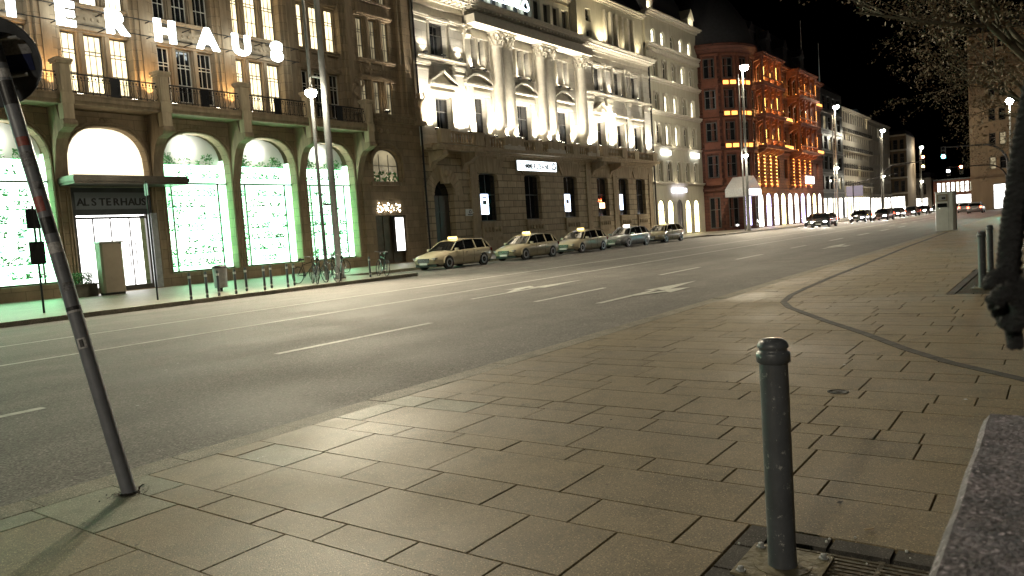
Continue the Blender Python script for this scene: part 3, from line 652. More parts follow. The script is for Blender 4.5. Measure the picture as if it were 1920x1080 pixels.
# ================================================================== BANK
def bank():
    A = thing('bank_building', 'floodlit white classical bank with giant columns above a brown rusticated ground floor', 'building')
    Y = 36.0; X0, XA, XB, X1 = 39.72, 44.95, 62.5, 76.3
    P = 'bank_plain'
    # ground floor
    g = MB()
    gw = [(45.95, 48.35), (52.0, 54.4), (58.1, 60.45), (64.1, 66.3), (68.5, 70.6), (72.3, 74.4)]
    ops = [(a, c, 2.6, 6.3, .25, .6) for a, c in gw] + [(40.7, 42.9, .1, 5.7, 1.1, .8)]
    wall(g, X0, X1, 0, 7.6, Y, ops, m=0, p=2.2)
    shell(g, X0, X1, Y+.8, Y+16, 22, 1)
    g.quad((X0,Y,0),(X0,Y+.8,0),(X0,Y+.8,7.6),(X0,Y,7.6),0)
    for xx in (45.25, 62.4, 67.6, 75.6):
        for k in range(14): g.box(xx-.42, xx+.42, Y-.12, Y, .2+k*.52, .2+k*.52+.47, 1)
    g.box(X0, X1, Y-.16, Y, .07, 1.1, 1)
    # raised voussoirs over the openings, stepped sills with carving
    for a, c in gw:
        cx = (a+c)/2
        for k in range(-4, 5):
            t = k*.14; b0 = cx+t*3.6*.62; h = 1.15-.03*abs(k)
            g.prism([(cx+(k-.46)*.33, 6.33), (cx+(k+.46)*.33, 6.33), (cx+(k+.46)*.46, 6.33+h), (cx+(k-.46)*.46, 6.33+h)], Y-.1, Y, 1)
        g.box(a-.15, c+.15, Y-.22, Y, 2.4, 2.58, 1); g.box(a-.05, c+.05, Y-.14, Y, 1.35, 2.4, 1)
        for k in range(5): g.ball((a+.3+k*(c-a-.6)/4, Y-.15, 1.95), .16, 6, 1, 1.5)
    cx = 41.8
    for k in range(15):
        t = pi*(k+.5)/15; t0 = t-pi/30*.88; t1 = t+pi/30*.88
        g.prism([(cx+1.15*cos(t0), 4.55+1.15*sin(t0)), (cx+2.05*cos(t0), 4.55+2.0*sin(t0)), (cx+2.05*cos(t1), 4.55+2.0*sin(t1)), (cx+1.15*cos(t1), 4.55+1.15*sin(t1))], Y-.12, Y, 1)
    g.prism([(41.5,5.4),(42.1,5.4),(42.3,6.6),(41.3,6.6)], Y-.35, Y, 1); g.ball((41.8, Y-.38, 6.1), .22, 8, 1, 1.3)
    g.build('ground_floor_wall', [M['rustic'], M['rustic_plain']], A)
    dk = MB(); dk.box(40.7, 42.9, Y+.55, Y+.65, .1, 4.6); dk.box(41.77, 41.83, Y+.5, Y+.55, .1, 4.6); dk.box(40.7, 42.9, Y+.48, Y+.55, 3.4, 3.5); d = dk.build('door', M['frame_d'], A)
    pn = MB(); pn.poly([(x, Y+.55, z) for x, z in outline(40.7, 42.9, 4.6, 5.7, 1.1)]); pn.build('pane', M['glass'], d)
    for i, (a, c) in enumerate(gw): window(A, a, c, 2.6, 6.3, Y+.35, 'glass', 'frame_d', .25, 2, (.55,), .08, 2.2)
    # string course, balcony consoles and balustrade
    s = MB(); stack(s, X0, X1, Y, 7.6, [(.2,.12),(.5,.1),(1.0,.16),(1.1,.08)], 0, False)
    for a, c in ((X0+.1, 45.2), (62.6, 67.8)):
        s.box(a, c, Y-1.6, Y-1.0, 7.78, 7.94, 0); s.box(a+.08, c-.08, Y-1.5, Y-.9, 7.62, 7.78, 0)
        for xx in (a+.9, c-.9):
            s.prism([(Y-1.35,7.6),(Y-1.35,7.3),(Y-.9,7.05),(Y-.3,6.9),(Y,6.4),(Y,7.6)], xx-.28, xx+.28, 0, 'x')
    s.build('stringcourse', M['rustic_plain'], A)
    bl = MB(); z = 8.06
    def pedestal(x, w, Yp): bl.box(x-w/2, x+w/2, Yp-.06, Yp+.34, z, z+.86, 0); bl.box(x-w/2-.04, x+w/2+.04, Yp-.1, Yp+.36, z+.86, z+.94, 0)
    for (a, c, yp, peds) in ((X0+.1, 45.2, Y-1.55, [40.6, 44.4]), (45.2, 62.6, Y-1.0, [46.0, 49.55, 52.9, 55.65, 58.9, 61.8]), (62.6, 67.8, Y-1.55, [63.3, 67.1]), (67.8, X1, Y-.8, [68.4, 71.2, 75.4])):
        w = {46.0: .5, 49.55: 2.6, 55.65: 2.6, 61.8: 1.4}; 
        e = [a] + [q for x in peds for q in (x-w.get(x, 1.0)/2, x+w.get(x, 1.0)/2)] + [c]
        for i in range(0, len(e), 2):
            if e[i+1]-e[i] > .3: balustrade(bl, e[i], e[i+1], yp, z, .86, 0, .3)
        for x in peds: pedestal(x, w.get(x, 1.0), yp)
    bl.build('balustrade', M['rustic_plain'], A)
    # main wall
    w1, w2, wl = [], [], []
    for c in (46.35, 52.45, 58.55): w1.append((c-1.0, c+1.0, 8.5, 12.0)); w2 += [(c-1.45+k*1.0, c-1.45+k*1.0+.72, 14.3, 16.35) for k in range(3)]
    w1.append((41.45, 43.2, 8.6, 11.55)); w2.append((41.4, 43.2, 14.5, 16.8))
    for c in (65.3, 69.3, 73.0): w1.append((c-.75, c+.75, 8.9, 11.6)); w2.append((c-.75, c+.75, 14.55, 16.75))
    u = MB(); wall(u, X0, X1, 7.6, 17.3, Y, [(*w, 0) for w in w1+w2], .45, 0)
    u.quad((X0,Y,7.6),(X0,Y+.8,7.6),(X0,Y+.8,23),(X0,Y,23),0)
    # wing projections (pilaster strips)
    def pil(x0, x1, z0=8.0, z1=17.2, d=.22, cap=True):
        u.box(x0, x1, Y-d, Y, z0, z1, 0); u.box(x0-.08, x1+.08, Y-d-.08, Y, z0, z0+.55, 1)
        if cap:
            u.box(x0-.06, x1+.06, Y-d-.06, Y, z1-.62, z1-.52, 1); u.box(x0-.1, x1+.1, Y-d-.1, Y, z1-.3, z1-.16, 1); u.box(x0-.15, x1+.15, Y-d-.15, Y, z1-.16, z1, 1)
    for (a, c) in ((39.75, 41.0), (43.55, 44.95), (62.55, 64.0), (66.7, 67.7), (70.9, 71.7), (74.8, 76.2)):
        pil(a, c, 8.0, 13.9, .2, True); pil(a, c, 14.35, 17.2, .2, True)
    for (a, c) in ((X0, 45.0), (62.5, X1)): stack(u, a, c, Y-.2, 13.95, [(.08,.1),(.18,.12),(.26,.1)], 1, False)
    # pedimented surrounds
    def surround(x0, x1, z0, z1, kind):
        u.box(x0-.42, x0-.06, Y-.2, Y, z0-.4, z1+.12, 1); u.box(x1+.06, x1+.42, Y-.2, Y, z0-.4, z1+.12, 1); u.box(x0-.06, x0, Y-.1, Y, z0, z1, 1); u.box(x1, x1+.06, Y-.1, Y, z0, z1, 1)
        u.box(x0-.5, x1+.5, Y-.26, Y, z1+.12, z1+.42, 1); u.box(x0-.4, x1+.4, Y-.18, Y, z1+.42, z1+.72, 1); u.box(x0-.66, x1+.66, Y-.5, Y, z1+.72, z1+.88, 1)
        cx = (x0+x1)/2; hw = (x1-x0)/2+.62; zb = z1+.88
        if kind == 'arc':
            n = 12; po = [(cx-hw+2*hw*i/n, zb+.82*sin(pi*(.08+.84*i/n))-.14) for i in range(n+1)]
            for i in range(n):
                (xa, za), (xb, zb2) = po[i], po[i+1]
                u.prism([(xa, za), (xb, zb2), (xb, zb2+.16), (xa, za+.16)], Y-.5, Y, 1)
                u.prism([(xa, zb), (xb, zb), (xb, max(zb+.001, zb2)), (xa, max(zb+.001, za))], Y-.14, Y-.001, 1)
        elif kind == 'tri':
            u.prism([(cx-hw, zb), (cx, zb+.85), (cx, zb+1.0), (cx-hw, zb+.16)], Y-.5, Y, 1); u.prism([(cx, zb+.85), (cx+hw, zb), (cx+hw, zb+.16), (cx, zb+1.0)], Y-.5, Y, 1)
            u.prism([(cx-hw+.1, zb), (cx+hw-.1, zb), (cx, zb+.83)], Y-.14, Y-.001, 1)
        else: u.box(x0-.55, x1+.55, Y-.4, Y, z1+.9, z1+1.0, 1)
    for w in w1: surround(*w, 'arc' if 45 < w[0] < 62 else ('tri' if w[0] < 67 else 'flat'))
    for w in w2:
        if w[0] < 45 or w[0] > 62: surround(*w, 'flat') if False else (u.box(w[0]-.3, w[1]+.3, Y-.3, Y, w[3]+.12, w[3]+.3, 1), u.box(w[0]-.22, w[1]+.22, Y-.18, Y, w[3]+.0, w[3]+.12, 1), u.box(w[0]-.18, w[0], Y-.12, Y, w[2], w[3], 1), u.box(w[1], w[1]+.18, Y-.12, Y, w[2], w[3], 1))
    for c in (46.35, 52.45, 58.55):
        for k in range(4): xx = c-1.59+k*1.0; u.box(xx-.13, xx+.13, Y-.14, Y, 14.25, 16.4, 1)
        u.box(c-1.8, c+1.8, Y-.2, Y, 16.42, 16.62, 1); u.box(c-1.8, c+1.8, Y-.24, Y, 14.08, 14.28, 1)
    u.build('upper_wall', [M['bank'], M[P]], A)
    for w in w1: window(A, *w, Y+.3, 'glass', 'frame_d', nx=2, bars=(.68,), fw=.08)
    for w in w2: window(A, *w, Y+.3, 'glass_b' if 45 < w[0] < 56 else 'glass', 'frame_d', nx=2 if w[1]-w[0] > 1 else 1, bars=(.65,), fw=.06)
    # giant order: a pilaster with a free column beside it, leafy capitals
    def column(x, r, Yc, half=False):
        b = MB(); b.box(x-r-.2, x+r+.2, Yc-r-.2, Yc+r+.2, 8.05, 8.35); b.lathe([(r+.15,8.35),(r+.18,8.45),(r+.02,8.6),(r+.06,8.7),(r,8.8),(r,11.5),(r*.86,15.95)], 20, 0, (x, Yc, 0))
        c = b.build('column', M[P], A)
        k = MB(); k.lathe([(r*.88,15.95),(r*.95,16.02),(r*.86,16.1),(r*.95,16.6),(r*1.2,16.95)], 16, 0, (x, Yc, 0)); k.box(x-r*1.3, x+r*1.3, Yc-r*1.3, Yc+r*1.3, 16.98, 17.12)
        for ring, (zr, rr_, n) in enumerate(((16.15, r*.98, 10), (16.45, r*1.08, 10))):
            for q in range(n):
                a = 2*pi*(q+.5*ring)/n; X, Yy = cos(a), sin(a)
                k.tube([(x+rr_*X, Yc+rr_*Yy, zr), (x+rr_*1.08*X, Yc+rr_*1.08*Yy, zr+.22), (x+rr_*1.3*X, Yc+rr_*1.3*Yy, zr+.3), (x+rr_*1.34*X, Yc+rr_*1.34*Yy, zr+.2)], [.09,.08,.06,.03], 5)
        for q in range(4):
            a = pi/4+q*pi/2; k.tube([(x+r*.9*cos(a), Yc+r*.9*sin(a), 16.7), (x+r*1.35*cos(a), Yc+r*1.35*sin(a), 16.93), (x+r*1.5*cos(a), Yc+r*1.5*sin(a), 16.8)], [.1,.1,.06], 6)
        k.build('capital', M[P], c)
    def pilaster(x, hw, d=.35):
        b = MB(); b.box(x-hw, x+hw, Y-d, Y, 8.8, 16.1); b.box(x-hw-.12, x+hw+.12, Y-d-.12, Y, 8.05, 8.8); c = b.build('pilaster', M[P], A)
        k = MB(); k.box(x-hw*.95, x+hw*.95, Y-d-.03, Y, 16.1, 16.95); k.box(x-hw-.15, x+hw+.15, Y-d-.2, Y, 16.98, 17.12)
        for ring, zr in enumerate((16.15, 16.5)):
            for q in range(5):
                xx = x-hw+.1+(2*hw-.2)*(q+.25*ring)/4.5; k.tube([(xx,Y-d-.02,zr),(xx,Y-d-.1,zr+.22),(xx,Y-d-.24,zr+.3),(xx,Y-d-.24,zr+.2)], [.09,.08,.06,.03], 5)
        k.build('capital', M[P], c)
    for x in (49.5, 55.6): pilaster(x, 1.15, .12); column(x-.66, .5, Y-.42); column(x+.66, .5, Y-.42)
    pilaster(61.75, .6, .12); column(61.6, .5, Y-.42)
    pilaster(45.35, .35)
    # entablature
    e = MB()
    for (a, c, yo) in ((X0, 45.1, .2), (45.1, 62.4, .35), (62.4, X1, .2)):
        stack(e, a, c, Y-yo, 17.2, [(.0,.5),(.08,.1),(.05,.35),(.15,.12)], 0, False); z = 18.27
        if a == 45.1: e.box(45.1, 62.4, Y-1.35, Y-.2, 17.13, 17.75, 0)
        n = int((c-a)/.5)
        for k in range(n): xx = a+.25+k*(c-a)/n; e.box(xx-.1, xx+.1, Y-yo-.65, Y-yo-.12, z, z+.14, 0)
        z += .14; e.box(a-.1, c+.1, Y-yo-.85, Y, z, z+.16, 0); e.box(a-.1, c+.1, Y-yo-.95, Y, z+.16, z+.24, 0); e.box(a-.1, c+.1, Y-yo-1.05, Y, z+.24, z+.36, 0)
    e.build('cornice', M[P], A)
    # attic storey and roof
    t = MB(); wa = [(63.9, 66.0), (68.0, 68.7), (69.2, 69.9), (70.4, 71.1), (71.6, 72.3), (72.8, 73.5)]
    ops = [(a, c, 19.5, 22.2, 0) for a, c in wa[1:]] + [(64.2, 65.2, 19.3, 20.2, 0), (64.2, 65.2, 21.0, 22.2, 0)]
    wall(t, 62.6, X1, 18.77, 23.2, Y+.2, ops, .4, 0)
    ops2 = [(45.6+k*1.55, 46.7+k*1.55, 19.4, 21.6, 0) for k in range(11)]
    wall(t, X0, 62.6, 18.77, 22.4, Y+.9, ops2 + [(41.2, 42.6, 19.4, 21.4, 0)], .4, 0)
    for (a, c) in ((67.5,68.0),(68.7,69.2),(69.9,70.4),(71.1,71.6),(72.3,72.8),(73.5,74.0)): t.box(a+.05, c-.05, Y-.05, Y+.2, 19.2, 22.6, 1)
    t.quad((62.6,Y+.9,18.77),(62.6,Y+.2,18.77),(62.6,Y+.2,23.2),(62.6,Y+.9,23.2),0)
    t.build('attic_wall', [M['cream'], M[P]], A)
    for o in ops: window(A, o[0], o[1], o[2], o[3], Y+.5, 'glass', 'frame_d', nx=1, bars=(.4,), fw=.06)
    for o in ops2: window(A, o[0], o[1], o[2], o[3], Y+1.2, 'glass', 'frame_d', nx=2, bars=(), fw=.06)
    c2 = MB(); stack(c2, 62.6, X1, Y+.2, 23.2, [(.15,.12),(.4,.14),(.6,.12)], 0, False); stack(c2, X0, 62.6, Y+.9, 22.4, [(.15,.12),(.35,.14)], 0, False); c2.build('roof_cornice', M[P], A)
    r = MB(); mansard(r, X0, 62.5, Y+1, Y+16, 22.66, 27, 2.5); mansard(r, 62.6, X1, Y+.5, Y+16, 23.58, 27.5, 3); r.build('roof', M['roof'], A)
    pp = MB(); pp.tube([(76.28, Y-.3, 0), (76.28, Y-.3, 19)], .09, 8); pp.build('drainpipe', M['iron'], A)
    # floodlights
    WW = (1.0, .92, .76)
    for (x, p, yo) in ((40.35, 2300, 1.1), (43.9, 2300, 1.1), (48.84, 1700, 1.02), (50.16, 1700, 1.02), (54.94, 1700, 1.02), (56.26, 1700, 1.02), (61.6, 1900, 1.0), (63.3, 1900, 1.1), (67.2, 1900, 1.1), (71.3, 1300, .75), (75.4, 1500, .75),
                       (45.35, 900, .7), (47.6, 1100, .7), (51.3, 1100, .7), (53.7, 1100, .7), (57.4, 1100, .7), (59.8, 1100, .7)):
        flood(A, x, Y-yo, 8.98, (x, Y-.1, 12.6), p, WW, 128, .14)
    for (x, p) in ((40.4, 120), (42.3, 150), (44.2, 120), (65.3, 200), (67.2, 100), (69.3, 90), (73.0, 90)): flood(A, x, Y-.5, 14.35, (x, Y, 18), p, WW, 120, .08)
    for x in (45.6, 47.1, 51.7, 53.2, 57.8, 59.3): flood(A, x, Y-.45, 13.95, (x, Y-.1, 18), 110, WW, 125, .08)
    for (x, p) in ((62.9, 400), (66.9, 600), (70.8, 130), (74.6, 300)): flood(A, x, Y-.45, 18.85, (x, Y+.2, 23), p, (1, .86, .56), 115, .08)
    for x in (47, 53, 59): flood(A, x, Y-.2, 18.85, (x, Y+.9, 22), 22, (1, .86, .6), 120, .08)
    # signs
    S = thing('lightbox_sign', 'long white backlit sign with dark bank lettering and ring emblem over the ground floor windows', 'sign', (50.7, Y-.3, 6.55))
    b = MB(); b.box(0, 5.9, .0, .12, 0, .85, 0); b.box(.03, 5.87, -.01, 0, .03, .82, 1); b.build('panel', [M['galv'], mat_emit('sign_panel_glow', (.85,.95,1), 2.6)], S)
    x = .28
    for ch in 'COMMERZBANK':
        me = text_mesh(ch, .66, .02, M['dark_facade'], .012); xs = [v.co.x for v in me.vertices]; me.transform(Matrix.Translation((-min(xs), 0, 0)) @ Matrix.Scale(.82, 4, (1,0,0)))
        link('letter', me, S, (x, -.04, .18)); x += (max(xs)-min(xs))*.82+.07
    def emblem(par, cx, cz, r, y, m):
        b = MB(); n = 42
        for i in range(n):
            q = []
            for j in (i, i+1):
                a = 2*pi*j/n+pi/2; R = r*(1+.10*cos(3*(a-pi/2)))
                q.append((cx+R*cos(a), y, cz+R*sin(a))); q.append((cx+R*.58*cos(a), y, cz+R*.58*sin(a)))
            b.quad(q[0], q[1], q[3], q[2]); b.quad(*[(p[0], y+.04, p[2]) for p in (q[0], q[2], q[3], q[1])]); b.quad(q[0], q[2], (q[2][0],y+.04,q[2][2]), (q[0][0],y+.04,q[0][2]))
        b.build('emblem', m, par)
    emblem(S, 5.42, .43, .33, -.06, M['dark_facade'])
    S2 = thing('rooftop_sign', 'glowing bank lettering with ring emblem on the dark attic at the top edge', 'sign', (47.6, Y+.55, 19.95))
    x = 0
    for ch in 'COMMERZBANK':
        me = text_mesh(ch, .95, .05, mat_emit('attic_letter_glow', (.75,.92,1), 3.5) if ch == 'C' else D.materials['attic_letter_glow'], .015); xs = [v.co.x for v in me.vertices]; me.transform(Matrix.Translation((-min(xs), 0, 0)) @ Matrix.Scale(.84, 4, (1,0,0)))
        link('letter', me, S2, (x, 0, .2)); x += (max(xs)-min(xs))*.84+.09
    emblem(S2, x+.6, .58, .5, -.03, D.materials['attic_letter_glow'])
    pl = thing('wall_plaque', 'small white plaque with ring emblem beside the arched bank door', 'plaque', (44.05, Y-.08, 3.05)); b = MB(); b.box(0, .95, 0, .07, 0, .5); b.build('plate', M['white_panel'], pl); emblem(pl, .48, .3, .13, -.02, M['dark_facade']); b = MB(); b.box(.2,.75,-.012,0,.06,.12); b.build('caption_line', M['dark_facade'], pl)
    for i, (x, lab) in enumerate(((46.05, 'tall lit advertising panel in the first bank window beside the arched door'), (58.15, 'tall lit advertising panel in the third bank window right of the lightbox sign'), (68.6, 'narrow lit advertising panel in the fifth bank window near the corner'))):
        o = thing('light_panel', lab, 'light panel', (x, Y+.06, 3.1), 0, 'lit panels in the bank windows'); w = 1.0 if i < 2 else .7
        b = MB(); b.box(0, w, 0, .1, 0, 1.6, 0); b.box(.03, w-.03, -.01, 0, .03, 1.57, 1); b.build('screen', [M['frame_d'], M['led_screen']], o)
        b = MB(); b.box(.2, w-.2, -.02, -.011, .3, .4); b.box(.2, w-.2, -.02, -.011, .5, .56); b.box(.25, w-.25, -.02, -.011, .75, 1.1); b.box(.2, w-.2, -.02, -.011, 1.25, 1.36); b.build('print', M['dark_facade'], o)
    b = MB(); b.box(0, 1.1, 0, .1, 0, .6, 0); b.box(.04, 1.06, -.01, 0, .04, .56, 1); tag(b.build('lit_screen', [M['frame_d'], mat_emit('amber_screen', (1,.6,.3), 3)], None, (64.4, Y+.05, 3.3)), 'small amber lit screen in the fourth bank window', 'screen')
bank()

# ================================================================== GENERIC FACADES
def block(name, label, loc, rz, Wd, H, depth, rows, cols, wm, trim, pane, frame='frame_w', cornices=(), ah=0.0, roofh=4.0, ground=None, p=2.0, fw=.1, bars=(.6,), slab_z=(), recess=.16, hood=False, nx=1):
    A = thing(name, label, 'building', loc, rz)
    ops = []
    for (z0, z1) in rows:
        for (x0, x1) in cols: ops.append((x0, x1, z0, z1, ah if isinstance(ah, (int, float)) else 0))
    g = []
    if ground: g = [(a, c, .1, zt, ga) for (a, c, zt, ga) in ground[0]]
    b = MB(); wall(b, 0, Wd, 0, H, 0, ops + [(*o, .12) for o in g], recess+.1, 0, p=p); shell(b, 0, Wd, 0, depth, H, 0); 
    if hood:
        for o in ops: b.box(o[0]-.14, o[1]+.14, -.14, 0, o[3]+.12, o[3]+.26, 1); b.box(o[0]-.1, o[1]+.1, -.12, 0, o[2]-.16, o[2]-.03, 1)
    b.build('wall', [M[wm], M[trim]], A)
    k = 0
    for o in ops:
        pn = pane(k) if callable(pane) else pane; k += 1
        window(A, o[0], o[1], o[2], o[3], recess, pn, frame, o[4], nx, bars, fw, p, simple=True)
    for i, o in enumerate(g):
        pn = ground[1](i) if callable(ground[1]) else ground[1]
        window(A, o[0], o[1], o[2], o[3], .04, pn, 'frame_d', o[4], 2, (.7,), .1, p, simple=True, name='shop_window')
    if cornices:
        c = MB()
        for (z, pr) in cornices: stack(c, 0, Wd, 0, z, pr, 0, False)
        c.build('cornice', M[trim], A)
    if roofh: r = MB(); mansard(r, 0, Wd, .3, depth, H+.3, H+roofh, 2.2); r.build('roof', M['roof'], A)
    return A
CP = [(.12,.14),(.3,.16),(.42,.12)]
# cream building beside the bank
rr = random.Random(21)
cx = [2.0, 4.45, 6.95, 9.45, 11.95]
litc = {0:1,1:1,3:1,4:1, 8:1,9:0, 11:1,12:1,14:1, 16:1,17:1}
A = block('cream_building', 'tall narrow cream building with five window columns beside the white bank', (76.45, 36, 0), 0, 14.2, 24.0, 15,
      [(21.15, 22.7), (17.55, 19.5), (13.9, 15.8), (10.25, 12.5), (6.15, 8.3)], [(x-.5, x+.5) for x in cx], 'cream', 'bank_plain',
      lambda k: 'lit_white' if litc.get(k) else ('glass_b' if k % 3 else 'glass'), 'frame_w',
      [(20.4, [(.2,.2),(.35,.2),(.5,.15)]), (16.9, CP), (13.4, CP), (9.8, [(.1,.12),(.2,.12)]), (5.75, [(.15,.14),(.3,.14)]), (23.9, [(.2,.2),(.6,.15),(.8,.15)])],
      .45, 5.0, ([(1.0+i*2.5, 2.6+i*2.5, 4.1, .8) for i in range(5)], lambda i: 'lit_shop_y' if i != 2 else 'bronze'))
b = MB()
for i in range(29): b.box(.3+i*.48, .52+i*.48, -.4, 0, 20.05, 20.4, 0)
for row, (z0, z1) in enumerate([(17.55, 19.5), (13.9, 15.8), (10.25, 12.5), (6.15, 8.3)]):
    for x in cx:
        po = outline(x-.62, x+.62, z0, z1+.12, .62, 10)[1:]
        b.tube([(q, -.05, z) for q, z in po]+[(x-.62, -.05, z0)], .07, 5, 0)
        b.box(x-.75, x-.66, -.1, 0, z0-.1, z1+.1); b.box(x+.66, x+.75, -.1, 0, z0-.1, z1+.1)
b.build('window_surround', M['bank_plain'], A)
for (x, z) in ((2.3, 9.05), (10.6, 9.05)):
    b = MB(); b.box(x, x+2.2, -.25, -.05, z, z+.5); b.build('light_panel', M['led_white'] if False else mat_emit('fascia_glow_%d' % int(x), (.95,1,1), 5), A)
b = MB(); b.box(4.7, 8.3, -.3, -.05, 4.9, 5.35); b.build('light_panel', mat_emit('fascia_glow', (.8,.78,1), 5), A)
for (dx, z) in ((1.0, 26.2), (12.2, 25.6)):
    b = MB(); b.box(dx, dx+1.6, .1, 2.0, 24.3, z, 0); b.prism([(dx-.2, z), (dx+1.8, z), (dx+.8, z+1.3)], 0, 2.2, 0); b.build('dormer', M['cream'], A)
for (x, pw) in ((1.2, 200), (13, 150)): flood(A, x, -.5, 24.35, (x, 1.2, 28), pw, (1, .9, .7), 110)
for x in (.3, 3.2, 5.7, 8.2, 10.7, 13.6):
    for (z, pw) in ((10.1, 22), (17.3, 9), (13.8, 10), (21.0, 9), (6.1, 16)): 
        if x in (.3, 5.7, 10.7): lamp('POINT', (x, -.6, z+.1), pw*.55, (1, .9, .68), A, .05, name='ledge_light')
lamp('SPOT', (.3, -.7, 6.2), 170, (1, .9, .7), A, .1, (.4, 0, 14), 60, 1, 'flood_beam')

# red sandstone block with round corner tower and lit loggias
def red_block():
    A = thing('red_sandstone_building', 'red sandstone block with rounded corner tower and orange lit loggias and balconies', 'building')
    Y = 32.0; b = MB(); X0, X1 = 97.6, 132.2
    FZ = [(6.6, 9.3), (11.0, 13.3), (14.9, 17.2), (18.6, 21.0)]
    wc = [107.9, 111.6, 125.4, 128.8]; ops = [(x-.8, x+.8, z0, z1, .35 if z0 > 18 else 0) for x in wc for z0, z1 in FZ]
    bays = [(97.8, 106.2), (113.6, 123.2)]
    for a, c in bays:
        for z0, z1 in FZ: ops += [(a+.7+k*((c-a-1.4)/3), a+.7+(k+1)*((c-a-1.4)/3)-.5, z0, z1+.2, 0) for k in range(3)]
    gr = [(99+k*3.3, 101.2+k*3.3, .1, 4.6, .9) for k in range(10)]
    wall(b, X0, X1, 0, 22, Y, ops+[(*o, .15) for o in gr], .5, 0); shell(b, X0, X1, Y, Y+22, 22, 0)
    # corner tower
    cxx, cy, R = 96.3, 37.2, 5.7; n = 20
    b.lathe([(R,0),(R,4.9),(R+.25,5.0),(R+.25,5.3),(R,5.4),(R,9.6),(R+.35,9.9),(R+.35,10.2),(R,10.3),(R,13.6),(R+.25,13.9),(R+.25,14.2),(R,14.3),(R,17.4),(R+.3,17.8),(R+.3,18.1),(R,18.2),(R,21.4),(R+.5,21.9),(R+.8,22.3),(R+.8,22.6)], 40, 0, (cxx, cy, 0), False)
    b.build('wall', [M['red'], M['red_plain']], A)
    for k, o in enumerate(ops): window(A, o[0], o[1], o[2], o[3], Y+.4, 'glass' if k % 9 else 'lit_dim', 'frame_d', o[4], 2, (.6,), .1, 2, True)
    for k, o in enumerate(gr): window(A, o[0], o[1], o[2], o[3], Y+.05, ['lit_shop', 'lit_violet', 'lit_shop', 'lit_shop_y', 'lit_shop'][k % 5], 'frame_d', o[4], 2, (.6,), .1, 2, True, 'shop_window')
    for ang in (205, 228, 251, 274, 297):
        a = rad(ang)
        for z0, z1 in FZ + [(.4, 4.2)]:
            w = window(A, -.65, .65, z0, z1, 0, 'lit_violet' if z0 < 1 and ang == 251 else 'glass', 'frame_d', 0, 2, (.6,), .1, 2, True)
            w.location = (cxx+(R+.03)*cos(a)-.65*cos(a+pi/2), cy+(R+.03)*sin(a)-.65*sin(a+pi/2), z0); w.rotation_euler = (0, 0, a+pi/2)
        M0 = Matrix.Translation((cxx+R*cos(a), cy+R*sin(a), 0)) @ Matrix.Rotation(a+pi/2, 4, 'Z')
        for z0, z1 in FZ:
            f = MB(); f.box(-.95, -.72, -.2, .1, z0-.2, z1+.25, 0, M0); f.box(.72, .95, -.2, .1, z0-.2, z1+.25, 0, M0); f.box(-1.05, 1.05, -.3, .1, z1+.25, z1+.5, 0, M0)
            f.box(-1.05, 1.05, -.45, .1, z0-.3, z0-.12, 0, M0); f.box(-.95, .95, -.4, -.3, z0-.95, z0-.3, 0, M0)
            f.build('window_surround', M['red_plain'], A)
        if ang in (228, 251):
            for z0, z1 in FZ[1:]:
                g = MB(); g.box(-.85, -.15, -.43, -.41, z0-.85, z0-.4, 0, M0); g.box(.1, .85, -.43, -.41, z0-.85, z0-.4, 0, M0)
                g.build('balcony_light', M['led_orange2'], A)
    d = MB(); d.lathe([(R+.5,22.6),(R+.2,24),(R-.6,26.2),(R-2,28.4),(R-3.6,30.2),(.7,31.6),(.5,33.2),(.05,34)], 24, 0, (cxx, cy, 0)); d.build('tower_roof', M['roof'], A)
    c = MB(); stack(c, X0, X1, Y, 21.6, [(.15,.15),(.4,.2),(.7,.25)], 0, False)
    for z in (9.9, 13.9, 17.8): stack(c, X0, X1, Y, z, [(.1,.12),(.25,.15)], 0, False)
    c.build('cornice', M['red_plain'], A)
    r = MB(); mansard(r, X0, X1, Y+.3, Y+22, 22.2, 30.2, 5)
    for x in (103, 110, 118, 127): r.box(x-1, x+1, Y+1.2, Y+4, 22.5, 26, 0); r.prism([(x-1.2,26),(x+1.2,26),(x,27.3)], Y+1.1, Y+4, 0)
    r.build('roof', M['roof'], A)
    w = MB(); w.box(108.5, 112.5, Y+2.2, Y+2.4, 24.6, 27.6); w.build('roof_gable', M['bronze'], A)
    # loggia bays: columns between balconies on brackets, each level lit from below
    for bi, (a, c_) in enumerate(bays):
        Yp = Y-1.7
        for li, z in enumerate((10.1, 14.05, 17.95, 21.6)):
            s = MB(); s.box(a-.2, c_+.2, Yp-.15, Y, z, z+.22, 0); s.box(a-.35, c_+.35, Yp-.3, Y, z+.22, z+.36, 0)
            for k in range(5):
                x = a+.3+k*(c_-a-.6)/4; s.prism([(Yp+.1, z), (Yp+.25, z-.35), (Y-.4, z-.7), (Y-.05, z-1.1), (Y, z-1.1), (Y, z)], x-.16, x+.16, 0, 'x')
            if li < 3: balustrade(s, a, c_, Yp, z+.36, .8, 0, .42)
            s.build('balcony', M['red_plain'], A)
            if li == 0: continue
            zb = (10.46, 14.4, 18.3)[li-1]
            for k in range(4):
                x = a+.35+k*(c_-a-.7)/3; q = MB(); q.lathe([(.26,zb),(.3,zb+.15),(.2,zb+.25),(.2,zb+.6),(.17,z-.5),(.28,z-.2),(.3,z)], 10, 0, (x, Yp+.25, 0)); q.build('column', M['red_plain'], A)
